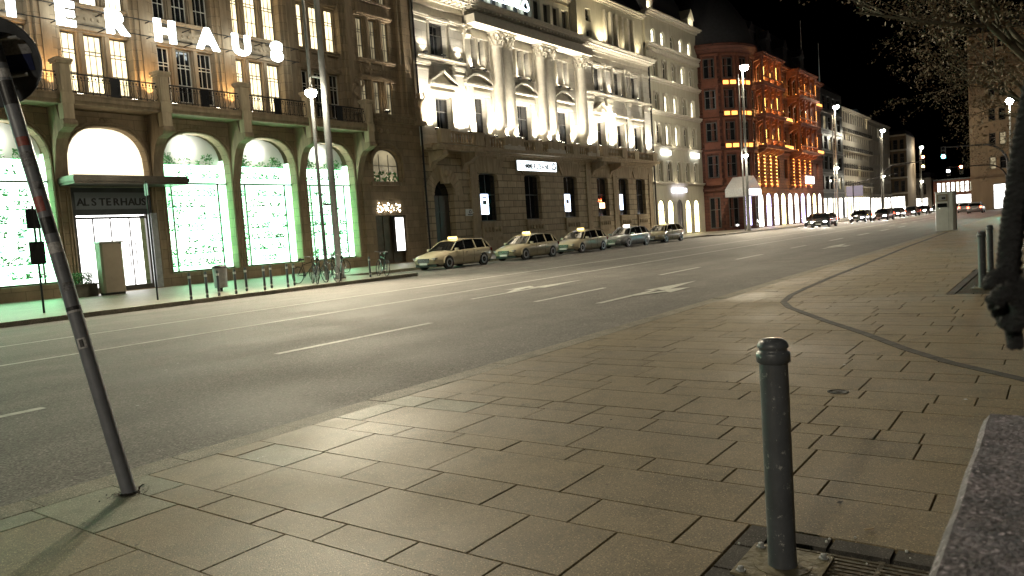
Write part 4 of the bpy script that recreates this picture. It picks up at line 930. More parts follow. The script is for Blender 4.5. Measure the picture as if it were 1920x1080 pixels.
        for li, z in enumerate((10.55, 14.5, 18.4)):
            for k in range(4): lamp('POINT', (a+.35+k*(c_-a-.7)/3+.28, Yp+.5, z+.25), (150 if bi == 0 else 80)*(1 if k % 2 else .7), (1, .45, .10) if (k+li) % 3 else (1, .58, .2), A, .05, name='loggia_light')
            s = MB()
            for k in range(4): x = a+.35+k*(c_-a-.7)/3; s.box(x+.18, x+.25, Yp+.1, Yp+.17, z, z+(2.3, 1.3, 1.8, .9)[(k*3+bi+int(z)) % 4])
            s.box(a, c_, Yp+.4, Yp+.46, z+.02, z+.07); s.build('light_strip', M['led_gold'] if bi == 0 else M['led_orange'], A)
        for k in range(4):   # rusticated piers with courses picked out by light
            x = a+.4+k*(c_-a-.8)/3; g = MB()
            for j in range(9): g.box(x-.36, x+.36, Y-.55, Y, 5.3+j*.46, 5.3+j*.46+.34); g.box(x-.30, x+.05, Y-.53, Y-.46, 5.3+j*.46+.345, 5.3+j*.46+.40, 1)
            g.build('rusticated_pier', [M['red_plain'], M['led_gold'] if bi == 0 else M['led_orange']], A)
        for k in range(4):
            x = a+.4+k*(c_-a-.8)/3; lamp('POINT', (x+.1, Y-.95, 5.6), 70, (1, .55, .12) if bi == 0 else (1, .38, .08), A, .04, name='pier_light')
            lamp('POINT', (x-.1, Y-.95, 8.6), 60, (1, .55, .12) if bi == 0 else (1, .38, .08), A, .04, name='pier_light')
    for (x0, x1, z) in ((107.2, 113, 10.9), (107.2, 113, 14.75), (123.8, 130, 11.0), (123.8, 130, 18.4)):
        s = MB(); s.box(x0, x1, Y-.9, Y, z-.5, z-.35, 0); s.box(x0, x1, Y-.85, Y-.75, z-.35, z+.25, 0); s.build('balcony', M['red_plain'], A)
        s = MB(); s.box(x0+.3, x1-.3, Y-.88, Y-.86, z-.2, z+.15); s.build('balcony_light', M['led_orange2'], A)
        lamp('POINT', ((x0+x1)/2, Y-.5, z-.1), 25, (1, .4, .08), A, .05, name='balcony_lamp')
    lamp('SPOT', (106.8, Y-3, 10.5), 70, (1, .35, .1), A, .1, (110, Y, 20), 80, 1, 'flood_beam')
    lamp('SPOT', (124.5, Y-3, 10.5), 70, (1, .35, .1), A, .1, (128, Y, 20), 80, 1, 'flood_beam')
    lamp('SPOT', (86, 24, 8), 180, (1, .55, .35), A, .2, (93, 33, 15), 55, 1, 'flood_beam')
    for (x, z, w, m) in ((118.5, 5.9, 4.2, 'lit_door'),):
        s = MB(); s.box(x, x+w, Y-1.0, Y-.8, z, z+1.1); s.build('lit_fascia', M[m], A)
    # entrance canopy with lit fascia at the tower foot
    s = MB(); s.prism([(88.2, 4.9), (93.8, 4.9), (91.0, 6.4)], 29.9, 32.4, 0); s.box(88.2, 93.8, 29.9, 32.4, 4.0, 4.9, 0); s.build('canopy', M['galv'], A)
    s = MB(); s.box(88.5, 93.5, 29.86, 29.89, 4.1, 4.8); s.build('lit_fascia', M['lit_door'], A)
    for x in (88.4, 93.6): s = MB(); s.cyl(x, 30.0, .05, 4.0, .07); s.build('canopy_post', M['galv'], A)
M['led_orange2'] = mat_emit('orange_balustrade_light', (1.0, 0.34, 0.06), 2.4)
red_block()
# free standing street arcade of lit kiosks seen as shop windows further on
W3 = lambda n, w, g: [(1.0+i*(w+g), 1.0+i*(w+g)+w) for i in range(n)]
block('dark_glass_building', 'narrow dark metal and glass building right of the red sandstone block', (133.0, 34.5, 0), 0, 25.5, 23.4, 16, [(5.5+i*3.6, 7.9+i*3.6) for i in range(5)], W3(7, 2.4, 1.0), 'dark_facade', 'galv',
      lambda k: 'glass' if k % 6 else 'lit_dim', 'frame_d', [(4.8, [(.3,.2)]), (8.4, [(.25,.12)]), (12.0, [(.25,.12)]), (15.6, [(.25,.12)]), (19.2, [(.25,.12)])], 0, 2.5, ([(1+i*3.9, 4.2+i*3.9, 4.0, 0) for i in range(6)], lambda i: 'lit_shop' if i % 2 else 'lit_white'))
b = block('pale_balcony_building', 'long pale building with dark balcony bands and a lit glass roof', (159.2, 36, 0), 0, 31.5, 21.8, 18, [(5.0+i*3.6, 7.6+i*3.6) for i in range(5)], W3(14, 1.2, .95), 'pale', 'pale',
      lambda k: 'glass' if (k*7) % 23 else 'lit_warm', 'frame_d', [(6.2, [(.9,.14)]), (9.8, [(.9,.14)]), (13.4, [(.9,.14)]), (17.0, [(.9,.14)]), (21.6, [(.5,.2),(.8,.2)])], 0, 0, ([(1+i*3.8, 4.2+i*3.8, 4.2, 0) for i in range(8)], lambda i: ['lit_shop', 'lit_door', 'lit_shop_y'][i % 3]))
s = MB()
for z in (6.34, 9.94, 13.54, 17.14):
    s.box(.3, 31.2, -.88, -.84, z+.75, z+.8)
    for k in range(120): s.box(.3+k*.257, .33+k*.257, -.875, -.845, z, z+.75)
s.build('railing', M['iron'], b)
s = MB(); s.add([(0,1,22.1),(31,1,22.1),(31,10,26.2),(0,10,26.2)], [(0,1,2,3),(3,2,1,0)]); 
s.build('glass_roof', mat_emit('lit_glass_roof', (.55,.85,.8), .55, .4, .6), b)
s = MB()
for i in range(17): x = i*31/16; s.tube([(x,.95,22.15),(x,9.95,26.25)], .06, 5)
s.build('glazing_bar', M['galv'], b)
block('grey_office_building', 'grey office building with many narrow windows beyond the pale balcony building', (190.9, 36, 0), 0, 26.0, 21.6, 18, [(5.0+i*3.3, 7.4+i*3.3) for i in range(5)], W3(13, 1.0, .9), 'grey_render', 'grey_render',
      lambda k: 'glass' if (k*5) % 19 else 'lit_white', 'frame_d', [(21.4, CP), (4.4, CP)], 0, 3.0, ([(1+i*4.0, 4.4+i*4.0, 4.0, 0) for i in range(6)], 'lit_shop'))
block('beige_bay_building', 'narrow beige corner building with bands of bay windows facing up the street', (225.0, 38.6, 0), -pi/2, 5.2, 20.2, 14, [(5.4+i*3.6, 8.3+i*3.6) for i in range(4)], [(.6, 1.5), (2.0, 3.1), (3.6, 4.6)], 'beige', 'bank_plain',
      'glass', 'frame_d', [(4.8, CP), (8.9, CP), (12.5, CP), (16.1, CP), (20.0, [(.3,.2),(.6,.2)])], 0, 1.5, ([(.5, 4.5, 4.2, 0)], 'lit_shop'))
block('far_dark_building', 'low dark building far down the street with faint grey windows', (262, 44, 0), -pi/2, 11.5, 9.4, 14, [(4.6, 7.8)], W3(8, .7, .5), 'grey_render', 'grey_render', 'glass', 'frame_d', [(9.2, CP)], 0, 2, ([(.5, 10.5, 3.6, 0)], 'lit_shop'))
block('far_lit_shop_building', 'low far building with two storeys of glowing shop windows at the end of the street', (258, 31.5, 0), -pi/2, 11, 8.4, 12, [(4.6, 7.6)], W3(8, .9, .3), 'red_plain', 'dark_facade', lambda k: ['lit_shop', 'lit_white', 'lit_shop'][k % 3], 'frame_d', [(8.2, CP)], 0, 0, ([(.5, 10.4, 3.8, 0)], 'lit_door'))
b = block('beige_corner_building', 'large plain beige building at the right beyond the trees with pairs of small windows', (141, 12.0, 0), -pi/2, 34, 27, 20, [(6.3+i*3.7, 8.2+i*3.7) for i in range(6)], [(x+d, x+d+.9) for x in (2.6, 8.6, 14.6, 20.6, 26.6) for d in (0, 1.35)], 'beige', 'beige',
      lambda k: 'glass' if k % 11 else 'lit_dim', 'frame_d', [(5.1, CP), (26.8, CP)], 0, 3.0, ([(3.0+i*4.6, 6.6+i*4.6, 4.0, 0) for i in range(6)], 'lit_door'), hood=True)

# ================================================================== STREET LAMPS
def tall_lamp():
    T = thing('tall_street_lamp', 'tall twin-pole street lamp nearest the camera, standing before the last green shop window', 'street lamp', (0, 0, 0), 0, 'tall street lamps on the far pavement')
    b = MB(); b.lathe([(.2,0),(.2,.5),(.15,.55),(.15,4),(.1,17)], 14, 0, (0,0,0)); b.lathe([(.26,0),(.26,.08)], 14, 0); b.build('mast', M['mast'], T)
    b = MB(); b.tube([(-.5,.25,0),(-.5,.25,16.4)], [.085,.055], 10); 
    for z in (3.2, 8.6, 14): b.box(-.5, 0, .05, .11, z, z+.08)
    b.build('side_pole', M['mast'], T)
    def head(x, y, z, dx, dy, pw, s=1.0):
        h = MB(); h.lathe([(.05*s,.13*s),(.18*s,.09*s),(.26*s,0)], 14, 0, (x, y, z)); h.tube([(x-dx*.25, y-dy*.25, z+.1),(x, y, z+.13)], .05, 8)
        o = h.build('lamp_head', M['mast'], T); q = MB(); q.lathe([(.02,-.34*s),(.14*s,-.32*s),(.24*s,-.24*s),(.29*s,-.12*s),(.27*s,-.005)], 14, 0, (x, y, z)); g = q.build('lamp_glass', M['lamp_glow'], o)
        if s > 1.0: lamp('SPOT', (x, y, z-.66), pw, (1.0, .86, .62), T, .12, (x, y-.62, z-1.66), 150, .25)
        else: lamp('SPOT', (x, y, z-.42), pw, (1.0, .86, .62), T, .11, (x-.6, y-.85, z-.42-.42), 128, .8)
    a = MB(); a.tube([(-.5,.25,8.3),(-.62,.1,8.55),(-.8,-.1,8.45),(-.95,-.25,8.1)], .045, 8); a.build('arm', M['mast'], T)
    head(-.95, -.27, 7.95, -.5, -.5, 6300, .85); head(0, -.25, 17.25, 0, -1, LP*2, 1.5)
    return T
LP = 3000
TL = tall_lamp(); TL.location = (22.4, 25.6, PZ)
def dup_l(root, loc, label):
    r = dup(root, loc, None, label)
    return r
dup_l(TL, (80.7, 27.2, PZ), 'tall twin-pole street lamp standing before the red sandstone corner tower')
dup_l(TL, (124, 28.0, PZ), 'tall twin-pole street lamp standing before the dark glass building')
dup_l(TL, (172, 30.0, PZ), 'tall twin-pole street lamp where the pale and the grey office buildings meet')
dup_l(TL, (236, 31.6, PZ), 'most distant tall twin-pole street lamp, beside the red traffic signal')
N = thing('near_street_lamp', 'single globe street lamp showing through the branches at the right', 'street lamp', (72.5, 3.4, 0))
b = MB(); b.lathe([(.12,0),(.12,.8),(.07,.9),(.05,8.9)], 12); b.build('mast', M['mast'], N); b = MB(); b.ball((0,0,9.15), .27, 14); b.build('lamp_globe', M['lamp_glow'], N); lamp('POINT', (0,0,8.6), 900, (1,.9,.7), N, .2)
N2 = dup(N, (-13.5, .8, 0), None, 'unseen globe street lamp added behind the camera to brighten the bollard and signpost')  # added lamp out of view, lifts the dark bollard and leaning pole
for ch in N2.children:
    if ch.type == 'LIGHT': ch.data = ch.data.copy(); ch.data.energy = 2000
# facade wall lamp on the bank
N = thing('wall_lantern', 'bright wall lantern glaring on the right wing of the white bank', 'lantern', (66.6, 35.4, 12.35)); b = MB(); b.lathe([(.02,-.3),(.12,-.25),(.16,.1),(.05,.25)], 8); b.build('lamp_glass', M['lamp_glow'], N); b = MB(); b.tube([(0,0,.25),(0,.3,.4),(0,.6,.3)], .03, 6); b.build('bracket', M['iron'], N)

# ================================================================== TRAFFIC SIGNALS
def signal_head(par, x, y, z, lit, m, rz=0):
    h = MB(); h.box(-.04, .14, -.2, .2, -.56, .56, 0)
    for k in range(3):
        zz = .35-k*.35; n = 10
        for i in range(n+1):
            a = pi*i/n; a2 = pi*(i+1)/n
            if i < n: h.quad((-.04, .165*cos(a), zz+.165*sin(a)), (-.04, .165*cos(a2), zz+.165*sin(a2)), (-.22, .165*cos(a2), zz+.165*sin(a2)), (-.22, .165*cos(a), zz+.165*sin(a)))
    o = h.build('signal_head', M['black'], par, (x, y, z), rz)
    for k in range(3):
        q = MB(); zz = .35-k*.35; q.prism([(.15*cos(2*pi*i/14), zz+.15*sin(2*pi*i/14)) for i in range(14)], -.06, -.041, 0, 'x')
        q.build('signal_lens', m if k == lit else M['glass'], o)
    return o
def arm_mast(label, loc, h, reach, R_, heads, sy=1):
    T = thing('traffic_signal_mast', label, 'traffic signal', loc)
    pts = [(0,0,0),(0,0,h-R_)] + [(0, sy*(R_-R_*cos(a)), h-R_+R_*sin(a)) for a in [pi/2*i/7 for i in range(1, 8)]] + [(0, sy*reach, h+.15)]
    b = MB(); b.tube(pts, [.11,.1]+[.085]*6+[.075,.05], 10); b.build('mast', M['iron'], T)
    for (y, z, lit, m) in heads: signal_head(T, -.12, sy*y, z, lit, m)
    return T
arm_mast('curved arm signal mast at the right carrying the glowing blue-green light over the road', (80.8, 4.0, 0), 6.5, 5.1, 1.9, [(4.95, 6.15, 2, M['sig_green']), (0, 3.0, 2, M['sig_green'])])
arm_mast('second curved arm signal mast behind with the white and red light, lower in the picture', (112.0, 5.6, 0), 5.9, 6.4, 2.2, [(6.3, 5.55, 1, M['sig_white']), (4.9, 5.6, 0, M['sig_red'])])
arm_mast('far left signal mast with red and amber light reaching over the road', (124.0, 21.8, 0), 7.6, 5.6, 2.0, [(5.5, 8.0, 0, M['sig_red']), (5.5, 7.0, 1, M['sig_amber'])], -1)
T = thing('sign_gantry', 'long thin gantry arm with blue direction sign before the pale building', 'gantry', (128, 26.6, 0))
b = MB(); b.tube([(0,0,0),(0,0,5.6)], .12, 8); b.tube([(0,0,5.5),(0,-3.4,6.2),(0,-7.0,6.6)], [.08,.07,.05], 8); b.build('mast', M['iron'], T); b = MB(); b.box(-.06, 0, -1.4, 1.0, 3.6, 5.2); b.build('sign_panel', mat('blue_grey_sign', (.16,.17,.28), .5), T)

# ================================================================== NEAR FURNITURE
def bollard(label, x, y, top=.99):
    T = thing('bollard', label, 'bollard', (x, y, 0), 0, 'dark grey steel bollards')
    r = .0585; b = MB(); b.lathe([(r+.003,0),(r+.002,.03),(r,.05),(r,top-.105)], 32, 0); b.build('post', M['bollard'], T)
    b = MB(); b.lathe([(r+.002,top-.106),(r+.010,top-.10),(r+.011,top-.066),(r+.007,top-.058),(r-.001,top-.054),(r-.001,top-.046),(r+.004,top-.040),(r+.004,top-.03),(r-.004,top-.014),(r-.02,top-.004),(r-.042,top)], 32, 0); b.build('cap', M['bollard'], T)
    b = MB(); b.box(-.17, .17, -.17, .17, -.02, .010, 0); b.lathe([(.12,.0),(.12,.012)], 20, 0)
    o = b.build('base_plate', mat('rusty_base_plate', (.16,.14,.085), .6, metal=.2, noise=.4, nscale=14, bump=.4), T) if 'rusty_base_plate' not in D.materials else b.build('base_plate', D.materials['rusty_base_plate'], T)
    for sx in (-1, 1):
        for sy in (-1, 1):
            q = MB(); q.lathe([(.022,.010),(.022,.014),(.013,.015),(.013,.027),(.006,.03)], 6, 0, (sx*.135, sy*.135, 0), False); q.build('bolt', M['galv'], o)
    return T
B1 = bollard('dark grey steel bollard in the foreground, the largest and nearest', 3.19, 1.00)
dup(B1, (15.36, 1.17, 0), None, 'left one of the two distant grey bollards beside the hanging cord')
dup(B1, (18.8, 1.28, 0), None, 'taller looking grey bollard just right of its distant twin beside the hanging cord')
dup(B1, (19.4, 1.02, 0), None, 'bollard mostly hidden behind the black cord, only a sliver of it showing')
def tree_pit(P, label, side_x, bars_x0, bars_x1):
    T = thing('tree_grate', label, 'tree grate', (0, 0, 0))
    x0, x1, y0, y1 = P; b = MB(); w = .13; g = .008; rq = random.Random(9)
    b.poly([(x0, y0, -.05), (x1, y0, -.05), (x1, y1, -.05), (x0, y1, -.05)], 1)
    xx = x1
    while xx > x0+w: l = .26; a = max(x0, xx-l); b.box(a+g, xx-g, y1-w+g, y1-.01, -.05, .0015*rq.random(), 0, None, rq.random()); xx -= l
    yy = y1-w
    while yy > y0: l = .26; a = max(y0, yy-l); b.box(x1-w+.004, x1-.012, a+g, yy-g, -.05, .0015*rq.random(), 0, None, rq.random()); b.box(x0+.012, x0+w, a+g, yy-g, -.05, 0, 0, None, rq.random()); yy -= l
    b.build('edging', [M['cobble'], M['joint']], T)
    b = MB(); xx = bars_x0
    while xx < bars_x1: b.box(xx, xx+.018, y0, y1-w-.02, -.02, -.004); xx += .034
    for yy in (y1-w-.045, (y0+y1)/2): b.box(bars_x0, bars_x1, yy, yy+.025, -.03, -.005)
    yq = y1-w-.5
    while yq > y0: b.box(bars_x0, bars_x1, yq, yq+.02, -.02, -.0045); yq -= .45
    b.build('grate', mat('rusty_grate', (.09,.075,.05), .6, metal=.5, noise=.5, nscale=20, bump=.5) if 'rusty_grate' not in D.materials else D.materials['rusty_grate'], T)
    return T
tree_pit(PIT1, 'iron grate edged with dark setts around the foot of the nearest bollard', 1, 1.8, 3.43)
tree_pit(PIT2, 'distant iron tree grate edged with dark setts behind the cord', 1, 14.55, 19.4)
# small drain cover
b = MB(); b.lathe([(.085,-.01),(.085,.004),(.07,.0045),(.07,.002),(.03,.002),(.03,.0045),(.001,.005)], 20, 0); tag(b.build('drain_cover', M['cobble'], None, (6.61, 1.55, 0)), 'small round drain cover set in the paving behind the bollard', 'drain cover')

# leaning pole with the back of a round sign
def leaning_pole():
    T = thing('leaning_sign_pole', 'leaning blue-grey signpost covered in stickers at the left kerb, round sign seen from behind', 'signpost', (2.39, 4.92, 0))
    d = POLE_TOP - Vector((2.39, 4.92, 0)); L = d.length; u = d.normalized()
    b = MB(); b.tube([-.05*u, u*(L*.5), u*(L+.22)], .0445, 24); b.build('pole', M['pole'], T)
    def sticker(t0, t1, a0, a1, m, name='sticker', r=.0455):
        q = MB(); n = 8; A_ = u.orthogonal().normalized(); A_ = (VIEW - u*VIEW.dot(u)).normalized(); B_ = u.cross(A_)
        for i in range(n):
            p0, p1 = a0+(a1-a0)*i/n, a0+(a1-a0)*(i+1)/n
            f = lambda t, p: u*t + r*(cos(p)*A_ + sin(p)*B_)
            q.quad(f(t0,p0), f(t0,p1), f(t1,p1), f(t1,p0))
        return q.build(name, m, T)
    wp = mat('white_sticker_paper', (.42,.42,.44), .5, noise=.4, nscale=60); bp = mat('black_sticker_paper', (.03,.03,.035), .45, noise=.6, nscale=50); rp = mat('reddish_sticker_paper', (.28,.08,.07), .5, noise=.5, nscale=40); gp = mat('scribbled_grey_sticker', (.16,.16,.18), .5, noise=.9, nscale=45)
    for (t0, t1, a0, a1, m) in ((.98,1.05,-.9,.35,wp),(1.22,1.235,-1.5,1.5,wp),(1.235,1.26,-1.5,1.5,bp),(1.36,1.42,-.5,.9,gp),(1.62,1.69,-1.2,1.0,wp),(1.75,1.86,-1.0,.8,bp),(1.9,2.0,-1.1,.3,rp),(2.04,2.1,-.4,1.0,gp),(2.2,2.3,-1.2,1.1,gp),(2.34,2.4,-.8,.8,rp),(2.62,2.78,-1.1,1.1,bp),(2.8,2.86,-1.3,1.2,wp),(2.9,3.02,-1.2,1.2,bp)): sticker(t0, t1, a0, a1, m)
    s = sticker(.99, 1.04, -.55, .0, bp, 'sticker_mark', .0460)
    # round sign, back face towards the camera
    c = u*(L) - camo.matrix_world.col[0].xyz*.075; R_ = .30
    fn = (VIEW - Vector((0,0,VIEW.z))).normalized(); side = Vector((-fn.y, fn.x, 0)); up = side.cross(fn)*-1
    if up.z < 0: up = -up
    up = (u - fn*u.dot(fn)).normalized(); side = up.cross(fn)
    q = MB(); n = 40; cc = c - fn*.065
    ring = [cc + R_*(cos(2*pi*i/n)*side + sin(2*pi*i/n)*up) for i in range(n)]; ring2 = [p - fn*.004 for p in ring]; rim = [p + fn*.015 for p in ring]
    q.add(ring + ring2, [tuple(range(n)), tuple(range(2*n-1, n-1, -1))] + [(i, (i+1) % n, n+(i+1) % n, n+i) for i in range(n)])
    q.tube(ring + [ring[0]], .007, 6, caps=False)
    S = q.build('sign_disc', mat('dark_aluminium_back', (.075,.08,.09), .5, metal=.5, noise=.3, nscale=8), T)
    for off in (-.12, .12):
        h = MB(); p = c + up*off; h.tube([p - side*.2 - fn*.03, p + side*.2 - fn*.03], .014, 6); h.tube([p+side*.05-fn*.03, p+side*.05+fn*.045, p-side*.05+fn*.045, p-side*.05-fn*.03], .01, 6); h.build('clamp', M['galv'], T)
    def patch(x0, x1, z0, z1, m, d_, nm):
        h = MB(); h.add([cc + fn*d_ + side*x + up*z for x, z in ((x0,z0),(x1,z0),(x1,z1),(x0,z1))], [(0,1,2,3),(3,2,1,0)]); h.build(nm, m, S)
    h = MB(); pts = [cc + fn*.004 + side*(.09+.17*cos(a)) + up*(.02+.15*sin(a)) for a in [pi*i/14 for i in range(15)]]; h.add(pts, [tuple(range(15)), tuple(range(14,-1,-1))]); h.build('sticker', wp, S)
    patch(-.09, .25, -.09, .018, mat('dark_blue_sticker', (.02,.03,.12), .5), .005, 'sticker')
    # torn tar and leaves round the foot
    h = MB(); rq = random.Random(6)
    for k in range(46):
        a = rq.uniform(0, 2*pi); r = .045+abs(rq.gauss(0, .045)); p = Vector((r*cos(a)*1.3, r*sin(a), .006+rq.uniform(0,.012))); e = Vector((rq.uniform(-1,1), rq.uniform(-1,1), rq.uniform(-.2,.3))).normalized()*rq.uniform(.01,.035)
        f = e.cross(Vector((0,0,1))).normalized()*.006; h.add([p-e, p+f, p+e, p-f], [(0,1,2,3),(3,2,1,0)], rq.choice([0,0,1]))
    h.lathe([(.06,-.01),(.055,.004),(.043,.012)], 14, 0); h.build('foot_debris', [M['joint'], M['leaf_b']], T)
VIEW = Vector((-2.39, -4.92, 0)).normalized()
POLE_TOP = Vector((2.17, 5.57, 2.86))
leaning_pole()

# ticket kiosk at the kerb
T = thing('parking_kiosk', 'pale box-shaped kiosk with rounded grey side and two dark panels at the kerb', 'kiosk', (48.6, 5.35, 0), -pi/2+rad(8))
prof = [(-.5,-.35),(.12,-.35),(.32,-.33),(.45,-.24),(.52,-.1),(.52,.35),(-.5,.35)]
b = MB(); b.prism(prof, .0, 1.22, 0, 'z'); b.prism([(x*.985, y*.985) for x, y in prof], 1.225, 2.1, 1, 'z'); b.prism([(x*1.03, y*1.03) for x, y in prof], 2.1, 2.16, 2, 'z'); b.prism([(x*.96,y*.96) for x, y in prof], -.02, .0, 2, 'z')
b.build('body', [M['white_panel'], M['white_panel'], M['galv']], T)
b = MB(); b.box(-.42, .05, -.375, -.352, 1.3, 1.52, 0); b.build('screen', M['glass'], T)
b = MB(); b.box(-.44, .08, -.375, -.352, 1.62, 2.02, 0); b.box(-.36, 0, -.385, -.376, 1.68, 1.96, 1); b.box(-.2,-.02,-.39,-.386,1.74,1.86,2); b.build('notice_panel', [M['beige_panel'], M['galv'], M['black']], T)
b = MB(); b.box(.10, .115, -.36, -.348, 0, 2.1); b.build('edge_strip', M['galv'], T)

# stone block under the camera and the hanging cord
b = MB(); N = 26
x0, x1, y0, y1, zt = -.5, 1.04, -1.2, .074, 1.25; import mathutils
def rough(x, y, z): return Vector((x, y, z)) + mathutils.noise.noise_vector(Vector((x, y, z))*9)*.0022
def grid(fn, nu, nv):
    vs = [fn(i/nu, j/nv) for j in range(nv+1) for i in range(nu+1)]
    b.add(vs, [(j*(nu+1)+i, j*(nu+1)+i+1, (j+1)*(nu+1)+i+1, (j+1)*(nu+1)+i) for j in range(nv) for i in range(nu)], 0, True)
grid(lambda u, v: rough(x0+(x1-x0)*u, y0+(y1-y0)*v, zt), 60, 50)
grid(lambda u, v: rough(x0+(x1-x0)*u, y1, zt*(1-v)), 60, 30); grid(lambda u, v: rough(x1, y1+(y0-y1)*u, zt*(1-v)), 50, 30)
grid(lambda u, v: rough(x0, y0+(y1-y0)*u, zt*(1-v)), 20, 10); grid(lambda u, v: rough(x1+(x0-x1)*u, y0, zt*(1-v)), 20, 10)
grid(lambda u, v: rough(x0+(x1-x0)*u, y1+.007*v, zt-.0005-.009*v), 60, 2); tag(b.build('stone_block', M['granite']), 'rough speckled stone block with a sharp edge filling the lower right corner', 'stone block')

def cord():
    """braided cord: three strands twisted, a fat knot and a frayed tail"""
    T = thing('braided_cord', 'thick black braided cord with a knot hanging down close to the camera at the right', 'cord', (0, 0, 0))
    m = mat('black_braided_cord', (.022, .022, .025), .8, noise=.5, nscale=160, bump=.8, bscale=400)
    Fv, Rv, Uv = -camo.matrix_world.col[2].xyz, camo.matrix_world.col[0].xyz, camo.matrix_world.col[1].xyz
    O = Vector((0, 0, 1.5)); dist = .52
    def P(px, py, d=dist): return O + d*(Fv + Rv*(px-960)/1427.4 - Uv*(py-540)/1427.4)
    k = dist/1427.4
    def braid(path, r, name, turns, hump=.5):
        b = MB(); n = len(path)*7
        pts = []
        for i in range(n):
            t = i/(n-1)*(len(path)-1); a = int(min(t, len(path)-2)); f = t-a; p0 = path[max(a-1,0)]; p1 = path[a]; p2 = path[a+1]; p3 = path[min(a+2, len(path)-1)]
            pts.append(.5*((2*p1)+(-p0+p2)*f+(2*p0-5*p1+4*p2-p3)*f*f+(-p0+3*p1-3*p2+p3)*f**3))
        for s in range(4):
            q = []
            for i, p in enumerate(pts):
                d = (pts[min(i+1, n-1)]-pts[max(i-1, 0)]).normalized(); e1 = d.cross(Fv).normalized(); e2 = d.cross(e1)
                a = 2*pi*(turns*i/(n-1)+s/4); q.append(p+r*.62*(cos(a)*e1+sin(a)*e2))
            b.tube(q, r*.46, 8, 0)
        b.build(name, m, T)
    braid([P(1998,-60), P(1966,60), P(1938,170), P(1917,280), P(1901,390), P(1891,480), P(1886,556)], 21*k, 'strand', 12)
    braid([P(2014,-40,.55), P(1985,80,.55), P(1952,200,.55), P(1926,320,.55), P(1906,440,.55), P(1898,560,.55)], 15*k, 'strand', 12)
    braid([P(1886,570), P(1893,600), P(1901,626), P(1904,650)], 14*k, 'tail', 3)
    braid([P(1858,540), P(1868,520), P(1892,522), P(1912,545), P(1912,580), P(1896,600), P(1876,585), P(1864,556)], 16*k, 'knot', 4)
    braid([P(1866,566,.505), P(1884,548,.50), P(1906,556,.50), P(1914,586,.505), P(1902,608,.51), P(1884,600,.515)], 16*k, 'knot', 4)
cord()

# ================================================================== TREES
def tree(label, loc, seed, h0, spread, leafn, lean=(0, 0), group=None, tr=.16, bias=(0,0), levels=5):
    rq = random.Random(seed); T = thing('street_tree', label, 'tree', loc, 0, group); b = MB(); tips = []
    def grow(p, d, L, r, lv):
        n = 4 if lv < 3 else 3; pts = [p]; rs = [r]; q = p.copy(); dd = d.copy()
        for i in range(n):
            dd = (dd + Vector((rq.gauss(0,.12), rq.gauss(0,.12), rq.gauss(.03,.09)))).normalized(); q = q + dd*L/n; pts.append(q.copy()); rs.append(r*(1-.42*(i+1)/n))
        b.tube(pts, rs, 7 if lv < 2 else (5 if lv < 4 else 3), 0, True, False)
        if lv >= levels-2: tips.extend(pts[1:])
        if lv >= levels: return
        kids = [5, 3, 3, 3, 2, 2][lv] if lv < 6 else 2
        for j in range(kids):
            ax = dd.orthogonal().normalized(); ax.rotate(mathutils.Quaternion(dd, rq.uniform(0, 2*pi)))
            ang = rq.uniform(.35, .85) if lv else rq.uniform(.45, .95)
            nd = dd.copy(); nd.rotate(mathutils.Quaternion(ax, ang)); nd = (nd + Vector((bias[0], bias[1], 0))*.25).normalized()
            k0 = rq.randint(1 if lv else 2, n); grow(pts[k0], nd, L*rq.uniform(.62, .86), rs[k0]*rq.uniform(.5, .72), lv+1)
    base = Vector((0,0,-.05)); top = Vector((lean[0], lean[1], h0))
    b.tube([base, base+Vector((0,0,.25)), (base+top)*.5, top], [tr*1.35, tr, tr*.85, tr*.7], 10)
    for j in range(6):
        a = 2*pi*j/6+rq.uniform(-.4,.4); el = rq.uniform(.35, 1.0)
        grow(top-Vector((0,0,rq.uniform(0,.5))), Vector((cos(a)*cos(el)+bias[0]*.3, sin(a)*cos(el)+bias[1]*.3, sin(el))).normalized(), spread*rq.uniform(.45,.6), tr*.42, 1)
    b.build('trunk', M['bark'], T)
    c = MB(); L = len(tips)
    for i in range(leafn):
        p = tips[rq.randrange(L)] + Vector((rq.gauss(0,.09), rq.gauss(0,.09), rq.gauss(-.02,.09))); s = rq.uniform(.022, .05)
        d = Vector((rq.gauss(0,1), rq.gauss(0,1), rq.gauss(0,1))).normalized()*s; e = d.cross(Vector((rq.gauss(0,1), rq.gauss(0,1), rq.gauss(0,1)))).normalized()*s*.55
        c.add([p-d, p+e, p+d*1.1, p-e], [(0,1,2,3)])
    c.build('crown', M['leaf_b'], T)
    return T
tree('nearest street tree with sparse brown leaves, its branches reaching in at the upper right', (16.9, -.35, 0), 5, 3.3, 5.0, 17000, (0, .1), 'street trees on the near pavement', .17, (-.15, .35))
tree('second street tree with finer twigs, hanging before the beige corner building', (31.5, .3, 0), 12, 3.6, 6.4, 15000, (0, 0), 'street trees on the near pavement', .17, (0, .25))
tree('third street tree further off, mostly behind the second one', (47, -.4, 0), 22, 3.8, 6.0, 5000, (0, 0), 'street trees on the near pavement', .17, (0, .1), 4)

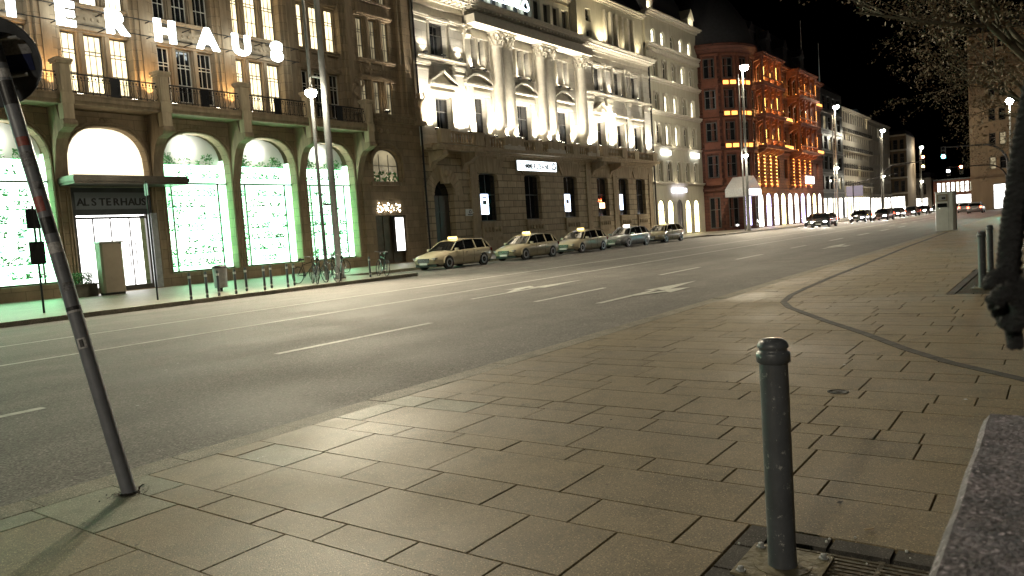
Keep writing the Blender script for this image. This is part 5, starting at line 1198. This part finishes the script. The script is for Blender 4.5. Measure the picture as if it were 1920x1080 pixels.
# ================================================================== CARS
M['taxi_paint'] = mat('pale_ivory_car_paint', (.50, .44, .31), .22, noise=.05, nscale=2)
M['dark_paint'] = mat('dark_car_paint', (.03, .032, .036), .2)
M['silver_paint'] = mat('silver_car_paint', (.34, .35, .36), .25, metal=.4)
M['chrome'] = mat('chrome', (.6, .6, .6), .12, metal=1)
M['plate'] = mat('number_plate', (.6, .6, .58), .4)
M['carglass'] = mat('car_glass', (.008, .009, .010), .04, spec=.9)
def car(name, label, paint, taxi=False, lights='off', group=None, cat='car'):
    T = thing(name, label, cat, (0,0,0), 0, group)   # front at +x
    # stations: x, half width, bottom z, shoulder z, centre top z
    S = [(-2.32,.62,.42,.78,.86),(-2.25,.78,.30,.92,.98),(-1.9,.87,.22,.95,1.0),(-1.2,.90,.2,.95,.98),(-.2,.90,.2,.93,.96),(.8,.90,.2,.90,.94),(1.0,.895,.2,.88,.97),(1.5,.875,.22,.80,.90),(2.0,.82,.26,.70,.80),(2.25,.74,.32,.62,.70),(2.36,.60,.40,.56,.60)]
    def sec(x, w, zb, zs, zt):
        return [(x,0,zb),(x,w*.86,zb),(x,w*.98,zb+.12),(x,w,(zb+zs)*.5),(x,w*.985,zs-.06),(x,w*.93,zs),(x,w*.5,zt-.01),(x,0,zt)]
    b = MB(); vs = []; 
    for s in S:
        h = sec(*s); vs += h + [(p[0], -p[1], p[2]) for p in reversed(h[1:-1])]
    n = 14; fs = [(i*n+k, i*n+(k+1) % n, (i+1)*n+(k+1) % n, (i+1)*n+k) for i in range(len(S)-1) for k in range(n)]
    fs += [tuple(range(n-1,-1,-1)), tuple((len(S)-1)*n+k for k in range(n))]
    b.add(vs, fs, 0, True)
    # roof with pillars (body colour); wagon shape
    base = [(-2.2,.80,.94),(1.05,.84,.93)]; G = [(-2.18,.78,.95,-2.0,.60,1.30),(-1.75,.80,.95,-1.7,.62,1.42),(-.9,.82,.94,-.85,.63,1.47),(.05,.83,.93,-.05,.62,1.45),(1.12,.78,.93,.42,.58,1.38)]
    rf = []
    for g in G: rf += [(g[3],-g[4],g[5]-.03),(g[3],-g[4]*.7,g[5]+.0),(g[3],0,g[5]+.03),(g[3],g[4]*.7,g[5]),(g[3],g[4],g[5]-.03)]
    b.add(rf, [(i*5+k, (i+1)*5+k, (i+1)*5+k+1, i*5+k+1) for i in range(4) for k in range(4)], 0, True)
    for s in (-1, 1):
        for g in (G[0], G[1], G[2], G[4]): b.tube([(g[0], s*g[1], g[2]-.02), (g[3], s*g[4], g[5]-.02)], .032, 6)
        b.tube([(G[3][0], s*(G[3][1]), G[3][2]), (G[3][3], s*G[3][4], G[3][5]-.02)], .02, 6, 1)
        b.tube([(g[3], s*g[4], g[5]-.02) for g in G], .028, 6)
        for x in (-1.42, 1.42):    # wheel arches
            b.tube([(x+.37*cos(a), s*.875, .33+.37*sin(a)) for a in [pi*i/10 for i in range(11)]], .03, 5, 0)
            b.lathe([(.36,-.02),(.36,.02)], 20, 1, (0,0,0), False, Matrix.Translation((x, s*.878, .33)) @ Matrix.Rotation(pi/2, 4, 'X'))
        for x in (-.62, .28): b.box(x-.006, x+.006, s*.893-.006, s*.893+.006, .3, .92, 1)
        for x in (-.95, .0): b.box(x-.09, x+.09, s*.895-.012, s*.895+.014, .78, .81, 2)
    b.box(-2.2, 2.2, -.7, .7, .17, .3, 1)
    b.build('body', [M[paint], M['black'], M['chrome']], T)
    for s in (-1, 1):
        w = MB()
        for i in range(4):
            a, c = G[i], G[i+1]; w.quad((a[0],s*(a[1]-.01),a[2]-.03),(c[0],s*(c[1]-.01),c[2]-.03),(c[3],s*(c[4]-.005),c[5]-.04),(a[3],s*(a[4]-.005),a[5]-.04))
        w.build('side_window', M['carglass'], T)
    g = G[4]; w = MB(); w.add([(1.13,-.76,.94),(1.2,0,.955),(1.13,.76,.94),(.43,.57,1.36),(.46,0,1.40),(.43,-.57,1.36)], [(0,1,4,5),(1,2,3,4)], 0, True); w.build('windscreen', M['carglass'], T)
    g = G[0]; w = MB(); w.quad((g[0]-.01,-.76,.97),(g[3]-.01,-.58,1.28),(g[3]-.01,.58,1.28),(g[0]-.01,.76,.97)); w.build('rear_window', M['carglass'], T)
    for s in (-1, 1):
        for x in (-1.42, 1.42):
            w = MB(); MM = Matrix.Translation((x, s*.80, .33)) @ Matrix.Rotation(-s*pi/2, 4, 'X'); w.lathe([(.2,-.1),(.31,-.1),(.33,-.07),(.33,.07),(.31,.1),(.22,.1)], 22, 0, (0,0,0), True, MM); o = w.build('wheel', M['rubber'], T)
            w = MB(); w.lathe([(.215,.05),(.225,.108),(.2,.112),(.06,.085),(.04,.1)], 18, 0, (0,0,0), False, MM)
            w.build('rim', M['galv'], o)
        l = MB(); l.prism([(s*.44,.50),(s*.72,.53),(s*.76,.64),(s*.46,.60)], 2.12, 2.335, 0, 'x'); o = l.build('headlight', M['head_glow'] if lights == 'head' else M['glass_lamp'], T)
        l = MB(); l.prism([(s*.58,.72),(s*.80,.72),(s*.80,.90),(s*.62,.90)], -2.32, -2.1, 0, 'x'); l.build('tail_light', M['tail_glow'] if lights else M['tail_off'], T)
        l = MB(); l.box(.78, .9, min(s*.86, s*1.04), max(s*.86, s*1.04), .92, 1.04); l.build('mirror', M[paint], T)
    l = MB(); l.prism([(-.36,.38),(.36,.38),(.40,.60),(-.40,.60)], 2.2, 2.385, 0, 'x')
    for k in range(4): l.box(2.385, 2.395, -.36, .36, .41+k*.048, .425+k*.048, 1)
    l.build('grille', [M['black'], M['chrome']], T)
    l = MB(); l.box(2.385, 2.4, -.26, .26, .29, .39); l.box(-2.36, -2.33, -.26, .26, .55, .66); l.build('number_plate', M['plate'], T)
    if taxi:
        l = MB(); l.prism([(-.16,1.49),(.16,1.49),(.14,1.62),(-.14,1.62)], -.2, .2, 0, 'x'); l.build('roof_sign', M['taxi_glow'], T)
    if lights == 'head':
        for s in (-1, 1): lamp('SPOT', (2.42, s*.58, .6), 260, (1, .96, .88), T, .06, (12, s*.7, -.05), 60, .6, 'headlight_beam')
    return T
M['glass_lamp'] = mat('headlight_glass', (.35,.35,.34), .1); M['tail_off'] = mat('tail_light_glass', (.18,.01,.01), .2)
TX = car('taxi', 'ivory taxi at the head of the rank, nearest the green shop windows', 'taxi_paint', True, '', 'taxis waiting in line by the bank', 'taxi')
TX.location = (30.6, 26.0, RZ); TX.rotation_euler = (0, 0, pi)
for x, l in ((37.4, 'ivory taxi second in the rank, in front of the first bank windows'), (44.2, 'ivory taxi third in the rank, under the lightbox sign'), (51.0, 'silver-grey taxi with white roof sign, fourth in the rank'), (57.6, 'fifth and last ivory taxi of the rank, smallest in view')): 
    q = dup(TX, (x, 26.0+(x-30)*.012+(.12 if x > 40 else -.08), RZ), pi+rad(.8 if 40 < x < 50 else -.5), l)
    if 50 < x < 52:
        for ch in q.children:
            if ch.name.startswith('roof_sign'): ch.data = ch.data.copy(); ch.data.materials[0] = mat_emit('white_taxi_sign_glow', (1, .95, .85), 5)
            if ch.name.startswith(('body', 'mirror')): ch.data = ch.data.copy(); ch.data.materials[0] = M['silver_paint']
CH = car('oncoming_car', 'dark car with glaring headlights, the nearest of the oncoming cars', 'dark_paint', False, 'head', 'oncoming cars with headlights on')
CH.location = (84, 20.4, RZ); CH.rotation_euler = (0, 0, pi)
for i, (x, y, l) in enumerate(((93, 23.4, 'dark oncoming car passing below the red stone corner tower'), (101, 20.2, 'second dark oncoming car of the inner far lane'), (106, 18.6, 'dark oncoming car hugging the white line in the distance'), (131, 19.0, 'distant oncoming car hugging the white line before the dark glass building'), (112, 22.6, 'dark oncoming car before the orange lit loggias'), (124, 20, 'dark oncoming car before the dark glass building'), (138, 22.8, 'distant oncoming car before the pale balcony building'), (150, 20, 'distant oncoming car just left of the kiosk'), (165, 19.6, 'very distant oncoming car touching the kiosk outline'))): dup(CH, (x, y, RZ), pi+rad(-2), l)
CT = car('departing_car', 'silver car with red tail lights driving away right of the kiosk', 'silver_paint', False, 'tail', 'cars driving away with red tail lights')
CT.location = (118, 9.5, RZ)
for x, y, l in ((133, 12.2, 'second silver car with red tail lights further right of the kiosk'), (150, 14.5, 'third silver car with red tail lights, the most distant')): dup(CT, (x, y, RZ), rad(6), l)

# ================================================================== BICYCLES, POSTS, PEOPLE
def bicycle(label, loc, rz, lean=0.0):
    T = thing('bicycle', label, 'bicycle', loc, rz, 'bicycles parked by the far kerb'); T.rotation_euler = (lean, 0, rz); r = .34
    for x in (-.52, .52):
        b = MB(); b.tube([(x+r*cos(2*pi*i/20), 0, r+r*sin(2*pi*i/20)) for i in range(21)], .018, 5, 0, True, False); o = b.build('wheel', M['rubber'], T)
        b = MB()
        for i in range(10): a = pi*i/10; b.tube([(x+(r-.02)*cos(a), 0, r+(r-.02)*sin(a)), (x-(r-.02)*cos(a), 0, r-(r-.02)*sin(a))], .003, 3)
        b.tube([(x,-.05,r),(x,.05,r)], .02, 6); b.build('spokes', M['galv'], o)
    b = MB(); bb = (-.08,0,.29); seat = (-.24,0,.82); head = (.36,0,.84)
    for p, q in ((bb, seat), (bb, (.40,0,.70)), ((-.22,0,.74), head), ((-.52,0,.34), bb), ((-.52,0,.34), (-.22,0,.74)), ((.34,0,.95), (.42,0,.62)), ((.42,0,.62), (.52,0,.34))): b.tube([p, q], .017, 6)
    b.tube([seat, (-.27,0,.95)], .013, 6); b.build('frame', M['dark_paint'], T)
    b = MB(); b.tube([(-.42,0,.96),(-.3,0,.98),(-.12,0,.955)], [.07,.05,.02], 7); b.build('saddle', M['black'], T)
    b = MB(); b.tube([(.30,0,.95),(.33,0,1.03)], .014, 6); b.tube([(.22,.30,1.05),(.33,.22,1.06),(.35,0,1.03),(.33,-.22,1.06),(.22,-.30,1.05)], .012, 6); b.build('handlebar', M['galv'], T)
    b = MB(); b.lathe([(.09,-.005),(.09,.005)], 14, 0, (0,0,0), False, Matrix.Translation((-.08,.05,.29)) @ Matrix.Rotation(pi/2, 4, 'X')); b.tube([(-.08,.07,.29),(-.02,.07,.14),(-.02,.15,.14)], .01, 5); b.tube([(-.08,-.07,.29),(-.14,-.07,.43),(-.14,-.15,.43)], .01, 5); b.build('crank', M['galv'], T)
    return T
for i, (x, y, a, ln, l) in enumerate(((19.7, 24.0, 60, .1, 'leftmost parked bicycle in the cluster left of the tall lamp foot'), (20.3, 23.7, 75, -.08, 'second parked bicycle of the cluster, tilted left'), (21.1, 24.1, 50, .12, 'parked bicycle turned slantwise just left of the tall lamp foot'), (23.3, 23.9, 65, .1, 'parked bicycle just right of the tall lamp foot'), (20.6, 25.6, 10, .05, 'bicycle parked lengthwise behind the cluster'), (24.6, 29.5, 25, .1, 'bicycle leaning on the pavement left of the first taxi'), (26.6, 30.4, 5, -.08, 'bicycle standing behind the first taxi'))): bicycle(l, (x, y, PZ), rad(a), ln)
def post(label, x, y):
    T = thing('kerb_post', label, 'post', (x, y, PZ), 0, 'slim posts along the far kerb'); b = MB(); b.lathe([(.045,0),(.042,.85),(.03,.88)], 10); b.build('shaft', M['bollard'], T); b = MB(); b.lathe([(.05,.7),(.05,.78)], 10); b.lathe([(.05,.1),(.05,.16)], 10); b.build('reflective_band', M['white_panel'], T); return T
PP = [(13.98,23.3),(14.63,23.4),(15.14,23.5),(15.84,23.55),(16.87,24.41),(17.18,23.75),(18.08,24.56),(18.41,24.0),(19.14,24.54),(22.87,24.2)]
o0 = post('first slim dark post from the left on the far kerb', *PP[0])
nm = ['second','third','fourth','fifth','sixth','seventh','eighth','ninth']
for i, p in enumerate(PP[1:]): dup(o0, (p[0], p[1], PZ), None, ('%s slim dark post from the left on the far kerb' % nm[i]) if i < 8 else 'slim dark post standing alone right of the parked bicycles')
T = thing('litter_bin', 'small grey litter bin between the slim posts on the far pavement', 'litter bin', (17.0, 26.2, PZ)); b = MB(); b.lathe([(.24,.15),(.27,.9)], 16); b.build('bin_body', M['galv'], T); b = MB(); b.lathe([(.29,.9),(.27,.97),(.1,1.02)], 16); b.build('lid', M['black'], T); b = MB(); b.cyl(0,0,0,.2,.05); b.build('foot', M['black'], T)
T = thing('info_pillar', 'plain beige rectangular pillar standing before the bright store entrance', 'pillar', (16.55, 33.6, PZ)); b = MB(); b.prism([(-.48,-.2),(-.4,-.28),(.4,-.28),(.48,-.2),(.48,.2),(-.48,.2)], .1, 2.25, 0, 'z'); b.build('body', M['beige_panel'], T); b = MB(); b.box(-.52,.52,-.32,.26,2.25,2.31); b.build('top_cap', M['galv'], T); b = MB(); b.box(-.44,.44,-.22,.18,0,.1); b.build('plinth', M['black'], T)
T = thing('planter', 'square planter with clipped green hedge beside the store entrance', 'planter', (15.6, 34.3, PZ)); b = MB(); b.box(-.5,.5,-.35,.35,0,.5); b.box(-.54,.54,-.39,.39,.5,.56); b.build('box', M['planter_soil'], T)
b = MB(); rq = random.Random(3)
for k in range(900):
    v = Vector((rq.uniform(-.48,.48), rq.uniform(-.34,.34), rq.uniform(.56,1.05))); d = Vector((rq.gauss(0,1),rq.gauss(0,1),rq.gauss(0,1))).normalized()*.04; e = d.cross(Vector((rq.gauss(0,1),rq.gauss(0,1),1))).normalized()*.025; b.add([v-d,v+e,v+d,v-e], [(0,1,2,3)])
b.build('hedge', M['leaf_g'], T)
T = thing('flag_post', 'thin dark post with a small flag-like sign before the store entrance', 'post', (14.0, 25.4, PZ)); b = MB(); b.tube([(0,0,0),(0,0,4.1)], .03, 8); b.build('shaft', M['iron'], T); b = MB(); b.box(-.02,.02,-.12,.12,3.6,4.0); b.build('plate', M['galv'], T)
T = thing('sign_post', 'thin post with stacked dark sign plates before the leftmost shop window', 'signpost', (10.4, 25.5, PZ)); b = MB(); b.tube([(0,0,0),(0,0,3.3)], .035, 8); b.build('shaft', M['iron'], T)
for z0, z1 in ((2.6, 3.2), (1.5, 2.2)): b = MB(); b.box(-.22,.22,-.03,-.01,z0,z1); b.build('sign_plate', M['dark_paint'], T)

def person(label, loc, rz, jacket, trousers, stride=.22, seed=0):
    T = thing('person', label, 'person', loc, rz)
    me = D.meshes.new('body'); V = [(0,0,.95),(0,0,1.12),(0,.01,1.36),(0,.0,1.46),(0,.03,1.56),(0,.035,1.66),
         (.09,0,.9),(.11,stride*.5,.5),(.11,stride,.09),(.11,stride+.13,.04),(-.09,0,.9),(-.11,-.02,.5),(-.11,-stride-.02,.1),(-.11,-stride+.1,.04),
         (.19,0,1.40),(.26,-.06,1.13),(.25,.04,.9),(.245,.09,.82),(-.19,0,1.40),(-.26,.06,1.13),(-.25,.16,.92),(-.245,.21,.85)]
    E_ = [(0,1),(1,2),(2,3),(3,4),(4,5),(0,6),(6,7),(7,8),(8,9),(0,10),(10,11),(11,12),(12,13),(2,14),(14,15),(15,16),(16,17),(2,18),(18,19),(19,20),(20,21)]
    me.from_pydata(V, E_, []); o = link('body', me, T)
    R_ = [.14,.14,.15,.055,.085,.08,.095,.065,.045,.04,.095,.065,.045,.04,.07,.05,.038,.032,.07,.05,.038,.032]
    md = o.modifiers.new('skin', 'SKIN')
    for i, sv in enumerate(me.skin_vertices[0].data): sv.radius = (R_[i]*(1.1 if i < 3 else 1), R_[i]*(.75 if i < 3 else 1)); sv.use_root = (i == 0)
    s = o.modifiers.new('sub', 'SUBSURF'); s.levels = 2; s.render_levels = 2
    dg = bpy.context.evaluated_depsgraph_get(); m2 = D.meshes.new_from_object(o.evaluated_get(dg)); o.modifiers.clear(); o.data = m2; m2.name = 'body'
    m2.materials.clear(); 
    for m in (M['skin'], jacket, trousers, M['black']): m2.materials.append(m)
    for p in m2.polygons:
        z = p.center.z; p.use_smooth = True
        p.material_index = 0 if (z > 1.5 or (abs(p.center.x) > .2 and z < .9)) else (1 if z > .88 else (2 if z > .1 else 3))
    b = MB(); b.lathe([(.02,1.72),(.09,1.70),(.105,1.63),(.10,1.56)][::-1], 10, 0, (0,.02,0)); b.build('hair', M['black'], T)
    b = MB(); b.tube([(0,.12,1.60),(0,.135,1.585),(0,.12,1.57)], .012, 5); 
    for s_ in (-1,1): b.ball((s_*.085,.03,1.60), .02, 6)
    b.build('nose_and_ears', M['skin'], T)
    b = MB(); b.lathe([(.235,.82),(.225,1.0),(.22,1.2),(.25,1.36),(.2,1.45),(.09,1.5)], 14, 0, (0,0,0), True, Matrix.Scale(.72, 4, (0,1,0))); b.build('jacket', jacket, T)
    return T
M['skin'] = mat('skin', (.42,.27,.2), .6)
jk = mat('dark_jacket', (.03,.03,.032), .8); jk2 = mat('brown_coat', (.07,.05,.04), .8); tr1 = mat('light_trousers', (.22,.21,.2), .8)
person('walking person in dark jacket and light trousers under the curved signal masts', (78, 3.4, 0), rad(60), jk, tr1)
person('person in a dark coat standing beside the walker, further back', (92, 4.9, 0), rad(200), jk2, jk, .05)
# litter on the paving
b = MB(); b.tube([(0,0,.006),(.045,.012,.006)], .0042, 8); tag(b.build('cigarette_end', mat('cigarette_paper', (.55,.42,.28), .7), None, (3.72, .78, .002), rad(-60)), 'cigarette end lying on a slab right of the nearest bollard', 'cigarette end')
lt = MB(); rq = random.Random(17)
for k in range(150):
    x = rq.uniform(1.2, 14); y = rq.uniform(-1, 5.2); s = rq.uniform(.003, .012) if rq.random() < .85 else rq.uniform(.015, .028); a = rq.uniform(0, pi)
    q = [Vector((x+s*cos(a+t), y+s*.6*sin(a+t), .004+rq.uniform(0,.004))) for t in (0, pi/2, pi, 3*pi/2)]; lt.add(q, [(0,1,2,3)], rq.choice([0,0,0,1,2]))
for k in range(60):
    x = rq.uniform(3, 22); y = rq.uniform(5.6, 13); s = rq.uniform(.01, .03); a = rq.uniform(0, pi); lt.add([Vector((x+s*cos(a+t), y+s*.5*sin(a+t), RZ+.006)) for t in (0, pi/2, pi, 3*pi/2)], [(0,1,2,3)], 2)
for k in range(9):   # gum and chips by the grate
    x = rq.uniform(3.3, 3.65); y = rq.uniform(.3, 1.3); lt.ball((x, y, .004), rq.uniform(.004, .008), 6, 2)
o = lt.build('litter', [M['joint'], M['leaf_b'], M['white_panel']]); o['kind'] = 'stuff'; o['label'] = 'scattered grit, leaf bits and paper scraps on the paving and road'; o['category'] = 'litter'
# flagpoles on the far roofs
for i, (x, l) in enumerate(((151.0, 'flagpole on the roof of the dark glass building'), (163.5, 'flagpole on the roof of the pale balcony building'))):
    T = thing('flagpole', l, 'flagpole', (x, 39.5, 23.4 if i == 0 else 21.8)); b = MB(); b.tube([(0,0,0),(0,0,14 if i == 0 else 13.5)], [.14,.06], 8); b.build('shaft', M['white_panel'], T); b = MB(); b.lathe([(.3,0),(.3,.3)], 10); b.build('socket', M['galv'], T)
